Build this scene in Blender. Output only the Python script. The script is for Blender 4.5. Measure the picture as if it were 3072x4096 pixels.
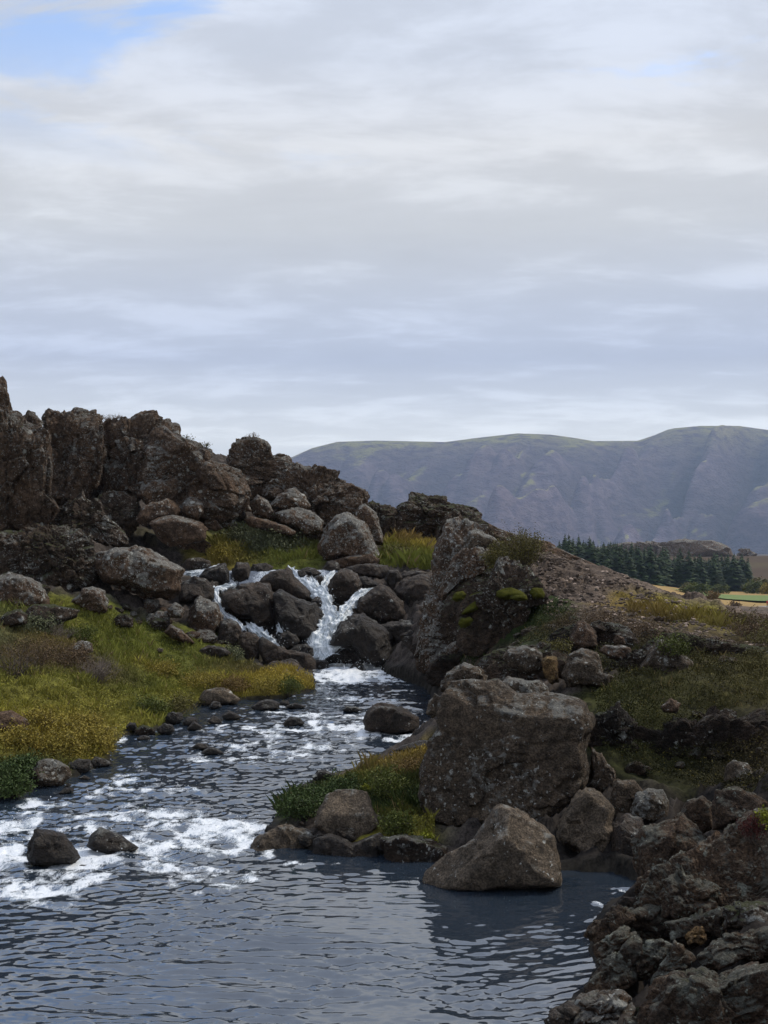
import bpy, bmesh, math
import numpy as np
from mathutils import Vector

for o in list(bpy.data.objects): bpy.data.objects.remove(o)
SC = bpy.context.scene
COL = SC.collection

# ------------------------------------------------------------------ camera
FPX, CX, CY, HOR, CAMZ = 5000.0, 1536.0, 2048.0, 2200.0, 5.0
PITCH = math.atan((HOR - CY) / FPX)
cam = bpy.data.objects.new('camera', bpy.data.cameras.new('camera'))
COL.objects.link(cam); SC.camera = cam
cam.data.sensor_fit = 'VERTICAL'; cam.data.sensor_height = 36.0
cam.data.lens = 36.0 * FPX / 4096.0
cam.data.clip_start = 0.1; cam.data.clip_end = 40000.0
cam.location = (0, 0, CAMZ); cam.rotation_euler = (math.pi / 2 + PITCH, 0, 0)

# ------------------------------------------------------------------ sky
SUN_EL, SUN_AZ = math.radians(50), math.radians(66)     # azimuth measured from +Y (view) towards +X
W = bpy.data.worlds.new('World'); SC.world = W; W.use_nodes = True
nt = W.node_tree; nt.nodes.clear()
def N(tree, t, **kw):
    n = tree.nodes.new(t)
    for k, v in kw.items():
        if k.startswith('i_'): n.inputs[int(k[2:]) if k[2:].isdigit() else k[2:]].default_value = v
        else: setattr(n, k, v)
    return n
def L(tree, a, b): tree.links.new(a, b)
def M(tree, op, a, b=None, c=None, clamp=False):
    n = tree.nodes.new('ShaderNodeMath'); n.operation = op; n.use_clamp = clamp
    for i, v in enumerate((a, b, c)):
        if v is None: continue
        if isinstance(v, (int, float)): n.inputs[i].default_value = v
        else: tree.links.new(v, n.inputs[i])
    return n.outputs[0]
def SS(tree, v, a, b):            # smoothstep
    n = tree.nodes.new('ShaderNodeMapRange'); n.interpolation_type = 'SMOOTHSTEP'
    tree.links.new(v, n.inputs[0]); n.inputs[1].default_value = a; n.inputs[2].default_value = b
    return n.outputs[0]
def MIX(tree, f, a, b, blend='MIX'):
    n = tree.nodes.new('ShaderNodeMix'); n.data_type = 'RGBA'; n.blend_type = blend
    for sock, v in ((n.inputs[0], f), (n.inputs[6], a), (n.inputs[7], b)):
        if isinstance(v, (int, float)): sock.default_value = v
        elif isinstance(v, tuple): sock.default_value = (*v[:3], 1)
        else: tree.links.new(v, sock)
    return n.outputs[2]
def RAMP(tree, v, stops):
    n = tree.nodes.new('ShaderNodeValToRGB'); e = n.color_ramp.elements
    while len(e) > len(stops): e.remove(e[-1])
    while len(e) < len(stops): e.new(0.5)
    for q, (p, c) in zip(e, stops): q.position = p; q.color = (*c, 1)
    tree.links.new(v, n.inputs[0]); return n.outputs[0]
def NOISE(tree, vec, scale, detail=6, rough=0.55, dist=0.0):
    n = tree.nodes.new('ShaderNodeTexNoise'); n.inputs['Scale'].default_value = scale
    n.inputs['Detail'].default_value = detail; n.inputs['Roughness'].default_value = rough
    n.inputs['Distortion'].default_value = dist
    if vec is not None: tree.links.new(vec, n.inputs['Vector'])
    return n.outputs[0]

sky = N(nt, 'ShaderNodeTexSky', sky_type='NISHITA', sun_disc=False)
sky.sun_elevation = SUN_EL; sky.sun_rotation = SUN_AZ; sky.altitude = 120; sky.air_density = 1.0; sky.dust_density = 0.6
tc = N(nt, 'ShaderNodeTexCoord'); sep = N(nt, 'ShaderNodeSeparateXYZ'); L(nt, tc.outputs['Generated'], sep.inputs[0])
zc = M(nt, 'MAXIMUM', sep.outputs[2], 0.0)
zz = M(nt, 'ADD', zc, 0.15)
comb = N(nt, 'ShaderNodeCombineXYZ')
L(nt, M(nt, 'DIVIDE', sep.outputs[0], zz), comb.inputs[0]); L(nt, M(nt, 'DIVIDE', sep.outputs[1], zz), comb.inputs[1])
mp = N(nt, 'ShaderNodeMapping'); L(nt, comb.outputs[0], mp.inputs[0])
mp.inputs['Location'].default_value = (3.1, 1.7, 0.0); mp.inputs['Scale'].default_value = (0.85, 1.5, 1.0)
n_big = NOISE(nt, mp.outputs[0], 1.0, 5, 0.5, 0.2)
n_fine = NOISE(nt, mp.outputs[0], 3.4, 9, 0.62, 0.3)
n_gap = NOISE(nt, mp.outputs[0], 2.6, 7, 0.6, 0.5)
base = RAMP(nt, zc, [(0.0, (10.8, 10.9, 10.6)), (0.085, (9.3, 9.5, 9.4)), (0.115, (6.8, 7.2, 7.8)), (0.15, (5.1, 5.65, 6.95)), (0.19, (5.3, 5.75, 6.75)),
                     (0.25, (6.0, 6.2, 6.5)), (0.31, (6.1, 6.2, 6.4)), (0.37, (5.6, 6.0, 6.8)), (0.6, (5.2, 5.9, 7.4)), (1.0, (5.0, 5.6, 7.0))])
n_str = NOISE(nt, mp.outputs[0], 7.5, 8, 0.62, 0.4)
wisp = SS(nt, M(nt, 'ADD', M(nt, 'MULTIPLY', n_fine, 0.7), M(nt, 'MULTIPLY', n_big, 0.5)), 0.58, 0.74)
shade = M(nt, 'ADD', M(nt, 'MULTIPLY', n_big, 0.30), M(nt, 'MULTIPLY', n_fine, 0.20))
shade = M(nt, 'ADD', M(nt, 'ADD', shade, M(nt, 'MULTIPLY', n_str, 0.03)), M(nt, 'ADD', M(nt, 'MULTIPLY', wisp, 0.15), 0.655))
vm = N(nt, 'ShaderNodeVectorMath', operation='SCALE'); L(nt, base, vm.inputs[0]); L(nt, shade, vm.inputs['Scale'])
# blue holes in the cloud deck: noise gaps all round the sky, one of them up to the left of the view
gdir = Vector((-0.30, 1.0, 0.47)).normalized()
dot = N(nt, 'ShaderNodeVectorMath', operation='DOT_PRODUCT'); L(nt, tc.outputs['Generated'], dot.inputs[0]); dot.inputs[1].default_value = gdir
near = SS(nt, dot.outputs['Value'], 0.978, 1.0)
gap = SS(nt, M(nt, 'ADD', n_gap, M(nt, 'MULTIPLY', near, 0.22)), 0.60, 0.76)
gap = M(nt, 'MULTIPLY', gap, SS(nt, zc, 0.27, 0.40))
skyc = MIX(nt, 1.0, sky.outputs[0], (2.0, 1.9, 1.9), 'MULTIPLY')
fin = MIX(nt, gap, vm.outputs[0], skyc)
bg = N(nt, 'ShaderNodeBackground'); bg.inputs[1].default_value = 0.1; L(nt, fin, bg.inputs[0])
wo = N(nt, 'ShaderNodeOutputWorld'); L(nt, bg.outputs[0], wo.inputs[0])

sun = bpy.data.objects.new('sun', bpy.data.lights.new('sun', 'SUN')); COL.objects.link(sun)
sun.data.energy = 2.2; sun.data.angle = math.radians(12); sun.data.color = (1.0, 0.93, 0.82)
sd = Vector((math.sin(SUN_AZ) * math.cos(SUN_EL), math.cos(SUN_AZ) * math.cos(SUN_EL), math.sin(SUN_EL)))
sun.rotation_euler = sd.to_track_quat('Z', 'Y').to_euler()

SC.view_settings.view_transform = 'Standard'; SC.view_settings.look = 'None'
SC.view_settings.exposure = 0.34; SC.view_settings.gamma = 1.0; SC.view_settings.use_curve_mapping = False
SC.cycles.use_denoising = True
SC.cycles.max_bounces = 5; SC.cycles.diffuse_bounces = 3; SC.cycles.glossy_bounces = 3; SC.cycles.volume_bounces = 0
SC.cycles.transparent_max_bounces = 6

# ------------------------------------------------------------------ numpy noise
def hsh(ix, iy, iz, seed):
    h = (ix.astype(np.int64) * 374761393 + iy.astype(np.int64) * 668265263 + iz.astype(np.int64) * 2147483647 + seed * 1442695041) & 0xFFFFFFFF
    h = ((h ^ (h >> 13)) * 1274126177) & 0xFFFFFFFF
    h = ((h ^ (h >> 16)) * 2246822519) & 0xFFFFFFFF
    return ((h ^ (h >> 15)) & 0xFFFFFF) / float(0x1000000)
def vnoise(P, seed=0):            # value noise, -1..1, any (N,3)
    i = np.floor(P).astype(np.int64); f = P - i; u = f * f * f * (f * (f * 6 - 15) + 10)
    out = 0
    for dx in (0, 1):
        wx = u[:, 0] if dx else 1 - u[:, 0]
        for dy in (0, 1):
            wy = u[:, 1] if dy else 1 - u[:, 1]
            for dz in (0, 1):
                wz = u[:, 2] if dz else 1 - u[:, 2]
                out = out + wx * wy * wz * hsh(i[:, 0] + dx, i[:, 1] + dy, i[:, 2] + dz, seed)
    return out * 2 - 1
def fbm(P, seed=0, octv=4, gain=0.5, lac=2.03):
    a, s, t = 1.0, 0, 0
    for k in range(octv):
        s = s + a * vnoise(P, seed + k * 17); t += a; a *= gain; P = P * lac + 11.3
    return s / t
def vn2(x, y, seed=0):
    ix = np.floor(x).astype(np.int64); iy = np.floor(y).astype(np.int64); fx = x - ix; fy = y - iy
    ux = fx * fx * fx * (fx * (fx * 6 - 15) + 10); uy = fy * fy * fy * (fy * (fy * 6 - 15) + 10); z = np.zeros_like(ix)
    a = hsh(ix, iy, z, seed); b = hsh(ix + 1, iy, z, seed); c = hsh(ix, iy + 1, z, seed); d = hsh(ix + 1, iy + 1, z, seed)
    return ((a * (1 - ux) + b * ux) * (1 - uy) + (c * (1 - ux) + d * ux) * uy) * 2 - 1
def fb2(x, y, seed=0, octv=4, gain=0.5):
    a, s, t = 1.0, 0, 0
    for k in range(octv):
        s = s + a * vn2(x, y, seed + k * 13); t += a; a *= gain
        x, y = x * 1.63 - y * 1.21 + 7.7, x * 1.21 + y * 1.63 + 3.1
    return s / t
def ridged2(x, y, seed=0, octv=4):
    a, s, t = 1.0, 0, 0
    for k in range(octv):
        s = s + a * (1 - np.abs(vn2(x, y, seed + k * 13))); t += a; a *= 0.5
        x, y = x * 1.63 - y * 1.21 + 7.7, x * 1.21 + y * 1.63 + 3.1
    return s / t
VD = [None]
def facets_of(P, seed, cheb=False, tilt=1.5, crack=0.6, cw=0.05):
    f1, f2, cid = voronoi(P, seed, cheb); t = np.stack([np.modf(cid * k)[0] for k in (91.7, 173.3, 311.9)], 1) * 2 - 1
    return (cid - 0.5) * 1.1 + tilt * (t * VD[0]).sum(1) - crack * np.exp(-(f2 - f1) / cw)
def voronoi(P, seed=0, cheb=False):
    i = np.floor(P).astype(np.int64); n = len(P)
    f1 = np.full(n, 9.0); f2 = np.full(n, 9.0); cid = np.zeros(n); D = np.zeros((n, 3))
    for dx in (-1, 0, 1):
        for dy in (-1, 0, 1):
            for dz in (-1, 0, 1):
                cx, cy, cz = i[:, 0] + dx, i[:, 1] + dy, i[:, 2] + dz
                q = np.stack([cx + hsh(cx, cy, cz, seed), cy + hsh(cx, cy, cz, seed + 1), cz + hsh(cx, cy, cz, seed + 2)], 1)
                dd = (np.abs(P - q).max(1) ** 2) if cheb else ((P - q) ** 2).sum(1); m = dd < f1
                f2 = np.where(m, f1, np.minimum(f2, dd)); cid = np.where(m, hsh(cx, cy, cz, seed + 3), cid); D = np.where(m[:, None], P - q, D); f1 = np.where(m, dd, f1)
    VD[0] = D; return np.sqrt(f1), np.sqrt(f2), cid
def smooth(x, a, b):
    t = np.clip((x - a) / (b - a), 0, 1); return t * t * (3 - 2 * t)

# ------------------------------------------------------------------ mesh helpers
def mk_mesh(name, V, F, mat=None, smoothf=True, attrs=None):
    V = np.asarray(V, dtype=np.float32); F = np.asarray(F, dtype=np.int32); k = F.shape[1]
    me = bpy.data.meshes.new(name)
    me.vertices.add(len(V)); me.vertices.foreach_set('co', V.ravel())
    me.loops.add(F.size); me.loops.foreach_set('vertex_index', F.ravel())
    me.polygons.add(len(F)); me.polygons.foreach_set('loop_start', np.arange(0, F.size, k, dtype=np.int32))
    me.polygons.foreach_set('use_smooth', np.full(len(F), smoothf, dtype=bool))
    me.update(calc_edges=True); me.validate()
    for an, arr in (attrs or {}).items():
        arr = np.asarray(arr, dtype=np.float32)
        if arr.ndim == 1:
            a = me.attributes.new(an, 'FLOAT', 'POINT'); a.data.foreach_set('value', arr)
        else:
            if arr.shape[1] == 3: arr = np.concatenate([arr, np.ones((len(arr), 1), np.float32)], 1)
            a = me.attributes.new(an, 'FLOAT_COLOR', 'POINT'); a.data.foreach_set('color', arr.ravel())
    if mat: me.materials.append(mat)
    return me
def link(name, me, loc=(0, 0, 0), parent=None):
    o = bpy.data.objects.new(name, me); COL.objects.link(o); o.location = loc
    if parent: o.parent = parent
    return o
def tag(o, label=None, cat=None, group=None, kind=None):
    if label: o['label'] = label
    if cat: o['category'] = cat
    if group: o['group'] = group
    if kind: o['kind'] = kind
    return o
def empty(name, loc): 
    o = bpy.data.objects.new(name, None); COL.objects.link(o); o.location = loc; o.empty_display_size = 0.2; return o
def grid_faces(nr, nc):
    i = np.arange((nr - 1) * (nc - 1)); r, c = i // (nc - 1), i % (nc - 1); a = r * nc + c
    return np.stack([a, a + 1, a + nc + 1, a + nc], 1)
ICO = {}
def ico(level):
    if level not in ICO:
        bm = bmesh.new(); bmesh.ops.create_icosphere(bm, subdivisions=level, radius=1.0)
        bm.verts.ensure_lookup_table()
        V = np.array([v.co[:] for v in bm.verts]); F = np.array([[v.index for v in f.verts] for f in bm.faces]); bm.free()
        ICO[level] = (V / np.linalg.norm(V, axis=1)[:, None], F)
    return ICO[level]

GEO = {}
def geo(n):                       # icosahedron split n times along each edge: 20 n^2 triangles
    if n not in GEO:
        V0, F0 = ico(1); Vs, Fs, o_ = [], [], 0
        ij = [(i, j) for i in range(n + 1) for j in range(n + 1 - i)]; idx = {q: k for k, q in enumerate(ij)}; B = np.array([(1 - (i + j) / n, i / n, j / n) for i, j in ij])
        T = [(idx[i, j], idx[i + 1, j], idx[i, j + 1]) for i in range(n) for j in range(n - i)] + [(idx[i + 1, j], idx[i + 1, j + 1], idx[i, j + 1]) for i in range(n) for j in range(n - i - 1)]; T = np.array(T)
        for f in F0: Vs.append(B @ V0[f]); Fs.append(T + o_); o_ += len(B)
        V = np.concatenate(Vs); V /= np.linalg.norm(V, axis=1)[:, None]; F = np.concatenate(Fs)
        _, first, inv = np.unique(np.round(V, 5), axis=0, return_index=True, return_inverse=True); GEO[n] = (V[first], inv.ravel()[F])
    return GEO[n]
# photo pixel -> direction; regions are the enlarged crops the outlines were measured in
ct, st = math.cos(PITCH), math.sin(PITCH)
def ray(px, py):
    x = (np.asarray(px, float) - CX) / FPX; y = (CY - np.asarray(py, float)) / FPX
    d = np.stack([x, ct - y * st, st + y * ct], -1)
    return d / d[..., 1:2]
def at(px, py, d):
    r = ray(px, py) * np.asarray(d, float)[..., None] if np.ndim(d) else ray(px, py) * d
    r = np.array(r); r[..., 2] += CAMZ; return r
REG = {0: (0, 0, 1.0), 1: (0, 1450, 1.50818), 2: (700, 1850, 1.50818), 3: (1000, 1650, 1.50818), 4: (1700, 1650, 1.2092), 5: (0, 2200, 1.27615),
       6: (1500, 2500, 1.05534), 7: (2200, 2900, 1.84977), 8: (0, 2900, 0.92167), 9: (1700, 2300, 2.07375), 10: (950, 2950, 1.84333)}
def reg(r, pts):
    x0, y0, s = REG[r]; p = np.asarray(pts, float); return np.stack([x0 + p[:, 0] / s, y0 + p[:, 1] / s], 1)

# ------------------------------------------------------------------ water level and river outline
def zw(y): return np.interp(y, [0, 21, 23, 26, 31, 36, 40, 44, 60], [0, 0, 0.05, 0.15, 0.30, 0.48, 0.60, 0.70, 0.74])
def on_water(px, py):
    r = ray(px, py); d = 25.0
    for _ in range(40): d = 0.5 * d + 0.5 * (CAMZ - float(zw(d))) / max(-r[2], 1e-4)
    return np.array([r[0] * d, d])
LBANK = [(78, 3195), (141, 3148), (282, 3109), (439, 3054), (435, 3007), (478, 2968), (501, 2944), (627, 2921), (729, 2858), (791, 2819),
         (964, 2803), (1128, 2795), (1175, 2780), (1262, 2764), (1257, 2695)]
RBANK = [(1549, 2699), (1688, 2745), (1721, 2778), (1745, 2860), (1737, 2917), (1708, 2964), (1571, 3002), (1497, 3052), (1334, 3106), (1139, 3182), (1117, 3258),
         (1060, 3330), (1258, 3405), (1627, 3425), (1720, 3440), (2239, 3480), (2450, 3490), (2551, 3525), (2546, 3597), (2438, 3624), (2346, 3738), (2373, 3819),
         (2400, 3868), (2351, 3954), (2270, 4035), (2200, 4062)]
poly = [on_water(*p) for p in LBANK] + [np.array([-2.75, 46.9]), np.array([-1.9, 47.3]), np.array([-0.7, 47.2]), np.array([-0.2, 46.4])] + [on_water(*p) for p in RBANK] + [np.array([1.75, 12.0]), np.array([2.2, 9.0]), np.array([3.2, 4.0]), np.array([3.5, -12.0]),
        np.array([-9.5, -12.0]), np.array([-10.0, 18.0]), np.array([-8.6, 23.0]), np.array([-7.9, 24.6])]
POLY = np.array(poly)
def inpoly(x, y, P):
    c = np.zeros(x.shape, bool); n = len(P)
    for i in range(n):
        x1, y1 = P[i]; x2, y2 = P[(i + 1) % n]
        m = ((y1 > y) != (y2 > y))
        with np.errstate(divide='ignore', invalid='ignore'):
            xi = (x2 - x1) * (y - y1) / (y2 - y1 + 1e-12) + x1
        c ^= m & (x < xi)
    return c
def polydist(x, y, P, closed=True):
    d = np.full(x.shape, 1e9); n = len(P)
    for i in range(n if closed else n - 1):
        a = P[i]; b = P[(i + 1) % n]; e = b - a; L2 = (e ** 2).sum() + 1e-9
        t = np.clip(((x - a[0]) * e[0] + (y - a[1]) * e[1]) / L2, 0, 1)
        d = np.minimum(d, (x - a[0] - t * e[0]) ** 2 + (y - a[1] - t * e[1]) ** 2)
    return np.sqrt(d)
def river_sd(x, y):            # negative inside the river
    d = polydist(x, y, POLY); return np.where(inpoly(x, y, POLY), -d, d)

# ------------------------------------------------------------------ terrain: thin-plate spline through surveyed points
CP = [(0, 3000, 28), (0, 2800, 31.5), (0, 2600, 36), (0, 2450, 40), (0, 2330, 43), (0, 2230, 46), (400, 2900, 32.5), (400, 2700, 37), (400, 2550, 41), (400, 2450, 43), (400, 2320, 46),
      (200, 2750, 33.5), (220, 2900, 30.5), (800, 2700, 41.5), (800, 2580, 44), (800, 2490, 46), (800, 2390, 48), (640, 2800, 37), (600, 2560, 43), (1050, 2720, 42), (1200, 2700, 43.2),
      (900, 2360, 49.3), (1300, 2350, 49.3), (1600, 2360, 49.3), (1000, 2520, 47.2), (1600, 2560, 46), (1770, 2620, 40.5),
      (740, 2300, 51), (1000, 2282, 51.5), (1250, 2282, 51.5), (900, 2230, 54), (1000, 2180, 57), (1200, 2145, 60), (1650, 2245, 54.5), (1650, 2190, 59), (1300, 2230, 54), (1500, 2262, 53),
      (600, 2150, 55), (300, 2160, 50), (0, 2120, 49), (1000, 2090, 61), (1300, 2090, 64), (0, 1830, 62), (600, 1830, 66), (1000, 1880, 68), (1300, 1960, 70), (1600, 2080, 74), (1750, 2120, 66),
      (1800, 2330, 43.5), (1830, 2450, 40.5), (1950, 2140, 43.5), (2100, 2185, 42.5), (2300, 2240, 42), (2500, 2305, 41), (2700, 2375, 40), (2850, 2420, 39), (3072, 2500, 37),
      (2200, 2390, 36.5), (2400, 2420, 36), (2500, 2450, 34.5), (2800, 2510, 33.5), (3050, 2570, 33), (2000, 2420, 36.5), (1900, 2560, 35.5), (2000, 2640, 31.5), (2200, 2640, 29.5), (2500, 2640, 28.6), (2800, 2650, 28), (3000, 2640, 28), (2650, 2560, 31),
      (2480, 2780, 25.8), (2750, 2790, 25.2), (2400, 2960, 23.8), (2600, 3090, 23.2), (3000, 2770, 25.2), (2850, 3110, 22.8), (3040, 3120, 22.4), (2500, 3300, 19.8), (2800, 3300, 19.5),
      (2560, 3560, 17.6), (2800, 3560, 16.2), (3020, 3540, 15.4), (2620, 3860, 14), (2900, 3880, 13.2), (2520, 4090, 12.8), (3000, 4300, 11.4), (2700, 4300, 11.6),
      (1550, 3110, 25), (1450, 3250, 23.0), (1680, 3220, 23), (1640, 3390, 21.4), (1330, 3350, 21.9), (1720, 2990, 27.5), (1800, 2850, 28), (1900, 2720, 30), (1780, 2680, 36)]
pts = [at(a, b, c) for a, b, c in CP]
for p in LBANK + RBANK:
    q = on_water(*p); pts.append(np.array([q[0], q[1], float(zw(q[1])) + 0.10]))
for p in [(-1.6, 46.4, 0.2), (-0.6, 46.2, 0.2), (-1.4, 47.6, 0.9), (-2.4, 46.2, 0.4), (-2.2, 48.4, 2.0), (-30, 45, 6), (-30, 20, 3), (-14, 16, 1.6), (-11.5, 20, 0.9), (-9.9, 24, 0.3), (-32, 75, 11), (-10, 95, 9), (10, 95, 3), (32, 80, -5), (32, 45, -3), (4.2, 50, 4.0), (5.5, 48, 3.3), (8.5, 47, 2.0), (11, 46, 0.8), (12, 60, -1.5), (7, 58, 2.6), (20, 60, -4), (16, 45, 1.6), (22, 30, 2.5), (25, 15, 6), (6.5, 12, 2.6),
          (9, 17, 4.6), (10, 22, 4.6), (25, -10, 6), (7, 2, 4.5), (-14, -5, 3), (-30, -10, 5), (12, 30, 2.6), (-18, 34, 3.6), (-20, 55, 8), (5.6, 80, 4.0)]:
    pts.append(np.array(p, float))
PT = np.array(pts)
def tps_phi(r2): return 0.5 * r2 * np.log(r2 + 1e-9)
def tps_fit(P, reg_=0.6):
    n = len(P); r2 = ((P[:, None, :2] - P[None, :, :2]) ** 2).sum(2)
    A = np.zeros((n + 3, n + 3)); A[:n, :n] = tps_phi(r2) + reg_ * np.eye(n)
    A[:n, n] = 1; A[:n, n + 1:] = P[:, :2]; A[n, :n] = 1; A[n + 1:, :n] = P[:, :2].T
    return np.linalg.solve(A, np.concatenate([P[:, 2], np.zeros(3)]))
TW = tps_fit(PT)
def land(x, y):
    x = np.asarray(x, float); y = np.asarray(y, float); n = len(PT); out = np.zeros(x.size); xf, yf = x.ravel(), y.ravel()
    for s in range(0, x.size, 20000):
        a, b = xf[s:s + 20000], yf[s:s + 20000]
        r2 = (a[:, None] - PT[None, :, 0]) ** 2 + (b[:, None] - PT[None, :, 1]) ** 2
        out[s:s + 20000] = tps_phi(r2) @ TW[:n] + TW[n] + TW[n + 1] * a + TW[n + 2] * b
    return out.reshape(x.shape)
def upper_river(x, y): return smooth(y, 49.6, 50.4) * (1 - smooth(y, 52.4, 53.4)) * smooth(x, -11.5, -10.5) * (1 - smooth(x, -2.4, -1.6))
def ground_z(x, y, detail=True):
    z = land(x, y); sd = river_sd(x, y); w = zw(y)
    zo = np.maximum(z, w + np.minimum(0.03 + 0.35 * sd, 0.25))
    zi = w - np.minimum(0.05 - 0.5 * sd, 0.9)
    if detail:
        amp = smooth(sd, 0.0, 1.2)
        right = smooth(x, 1.5, 3.5) * smooth(y, 26, 30)
        h = (0.16 + 0.14 * (1 - smooth(x, -4, -2))) * fb2(x * 0.8, y * 0.8, 5, 4) + 0.08 * fb2(x * 3.1, y * 3.1, 9, 3) + smooth(x, -1.5, 0.5) * (1 - smooth(y, 27, 30)) * 0.22 * (ridged2(x * 1.3, y * 1.3, 23, 5) - 0.6)
        st_ = 0.10 * (ridged2(x * 0.9 + y * 0.35, y * 1.6 - x * 0.3, 21, 4) - 0.6)
        zo = zo + amp * (h + right * st_ * 1.6)
    z = np.where(sd > 0, zo, zi)
    u = upper_river(x, y); return z * (1 - u) + np.minimum(z, 3.95) * u
def surf(x, y):
    sd = river_sd(x, y); return np.where(sd < 0, zw(y), ground_z(x, y, False))
def hit(px, py, dmin=9.0, dmax=75.0):
    r = ray(px, py); d = np.arange(dmin, dmax, 0.06)
    below = (CAMZ + r[2] * d) < surf(r[0] * d, d)
    return float(d[np.argmax(below)]) if below.any() else 60.0
def wpoly(pxs):
    out = []
    for p in pxs:
        d = hit(*p); r = ray(*p); out.append((r[0] * d, d))
    return np.array(out)

# ------------------------------------------------------------------ materials
def new_mat(name):
    m = bpy.data.materials.new(name); m.use_nodes = True; t = m.node_tree; t.nodes.clear()
    o = t.nodes.new('ShaderNodeOutputMaterial'); b = t.nodes.new('ShaderNodeBsdfPrincipled'); t.links.new(b.outputs[0], o.inputs[0])
    return m, t, b
def rock_mat(name, c1, c2, lichen=0.5, moss=0.2, rough=0.85, bump=1.0, fine=1.0, lich_col=(0.40, 0.40, 0.36), moss_col=(0.055, 0.062, 0.012), spec=0.25, glaze=0.0):
    c1, c2 = [tuple(q * k for q, k in zip(c, (1.10, 0.97, 0.80))) for c in (c1, c2)]
    m, t, b = new_mat(name)
    tc = N(t, 'ShaderNodeTexCoord'); oi = N(t, 'ShaderNodeObjectInfo'); ad = N(t, 'ShaderNodeVectorMath', operation='ADD')
    sc = N(t, 'ShaderNodeVectorMath', operation='SCALE'); sc.inputs[0].default_value = (37.0, 91.0, 53.0); L(t, oi.outputs['Random'], sc.inputs['Scale'])
    L(t, tc.outputs['Object'], ad.inputs[0]); L(t, sc.outputs[0], ad.inputs[1]); P = ad.outputs[0]
    geo = N(t, 'ShaderNodeNewGeometry'); sn = N(t, 'ShaderNodeSeparateXYZ'); L(t, geo.outputs['Normal'], sn.inputs[0]); up = sn.outputs[2]
    n1 = NOISE(t, P, 1.1, 8, 0.62, 0.3); n2 = NOISE(t, P, 7.0, 6, 0.68); n3 = NOISE(t, P, 34.0, 3, 0.6); n4 = NOISE(t, P, 3.0, 8, 0.7, 0.5); ncol = NOISE(t, P, 0.8, 5, 0.6)
    col = MIX(t, SS(t, n1, 0.36, 0.66), c1, c2)
    col = MIX(t, M(t, 'MULTIPLY', SS(t, n4, 0.52, 0.68), 0.6), col, tuple(0.38 * q for q in c2))            # dark mineral blotches
    spk = M(t, 'MULTIPLY', M(t, 'ADD', M(t, 'MULTIPLY', SS(t, n2, 0.32, 0.68), 1.0), 0.55), M(t, 'ADD', M(t, 'MULTIPLY', SS(t, n3, 0.30, 0.70), 1.1), 0.45))
    cb = N(t, 'ShaderNodeCombineColor'); [L(t, spk, cb.inputs[i]) for i in range(3)]
    col = MIX(t, 0.95, col, cb.outputs[0], 'MULTIPLY')
    wob = N(t, 'ShaderNodeTexNoise'); wob.inputs['Scale'].default_value = 8.0; wob.inputs['Detail'].default_value = 6.0; wob.inputs['Roughness'].default_value = 0.7; L(t, P, wob.inputs['Vector'])
    wv = N(t, 'ShaderNodeVectorMath', operation='MULTIPLY_ADD'); L(t, wob.outputs['Color'], wv.inputs[0]); wv.inputs[1].default_value = (0.22, 0.22, 0.22); L(t, P, wv.inputs[2])
    lm = None
    if lichen > 0.02:
        # grey-green crust that favours the weathered upper sides, then separate white rosettes
        cr = M(t, 'ADD', M(t, 'ADD', M(t, 'MULTIPLY', n4, 0.9), M(t, 'MULTIPLY', n2, 0.55)), M(t, 'ADD', M(t, 'MULTIPLY', ncol, 0.7), M(t, 'MULTIPLY', up, 0.22)))
        crust = SS(t, cr, 1.32 - 0.26 * lichen, 1.48 - 0.26 * lichen)
        col = MIX(t, M(t, 'MULTIPLY', crust, 0.7), col, MIX(t, n3, tuple(0.30 * q for q in lich_col), tuple(0.85 * q for q in lich_col)))
        masks = []
        for s_, lo, w_ in ((2.4, 0.26, 0.50), (6.5, 0.28, 0.55), (16.0, 0.34, 0.62)):
            v = N(t, 'ShaderNodeTexVoronoi'); v.inputs['Scale'].default_value = s_; L(t, wv.outputs[0], v.inputs['Vector'])
            sepc = N(t, 'ShaderNodeSeparateColor'); L(t, v.outputs['Color'], sepc.inputs[0])
            thr = M(t, 'MULTIPLY', lo, SS(t, M(t, 'ADD', sepc.outputs[0], M(t, 'MULTIPLY', M(t, 'SUBTRACT', ncol, 0.5), 2.0)), 0.94 - w_ * lichen, 1.22 - w_ * lichen))
            masks.append(M(t, 'SUBTRACT', thr, v.outputs['Distance']))
        lm = SS(t, M(t, 'MAXIMUM', M(t, 'MAXIMUM', masks[0], masks[1]), masks[2]), 0.0, 0.09)
        lm = M(t, 'MULTIPLY', lm, SS(t, n2, 0.30, 0.52))
        col = MIX(t, M(t, 'MULTIPLY', lm, 0.85), col, MIX(t, n3, tuple(0.8 * q for q in lich_col), tuple(1.9 * q for q in lich_col)))
    if moss > 0:
        mf = M(t, 'ADD', M(t, 'MULTIPLY', up, 0.55), M(t, 'ADD', M(t, 'MULTIPLY', n1, 0.9), M(t, 'MULTIPLY', n2, 0.5)))
        mm = SS(t, mf, 1.36 - 0.5 * moss, 1.52 - 0.5 * moss)
        col = MIX(t, M(t, 'MULTIPLY', mm, 0.85), col, MIX(t, n2, tuple(0.35 * q for q in moss_col), tuple(1.4 * q for q in moss_col)))
    L(t, col, b.inputs['Base Color']); b.inputs['Specular IOR Level'].default_value = spec; b.inputs['Roughness'].default_value = rough
    if glaze:
        rr = N(t, 'ShaderNodeMapRange'); L(t, n2, rr.inputs[0]); rr.inputs[3].default_value = rough - 0.18; rr.inputs[4].default_value = rough + 0.25; L(t, rr.outputs[0], b.inputs['Roughness'])
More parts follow.
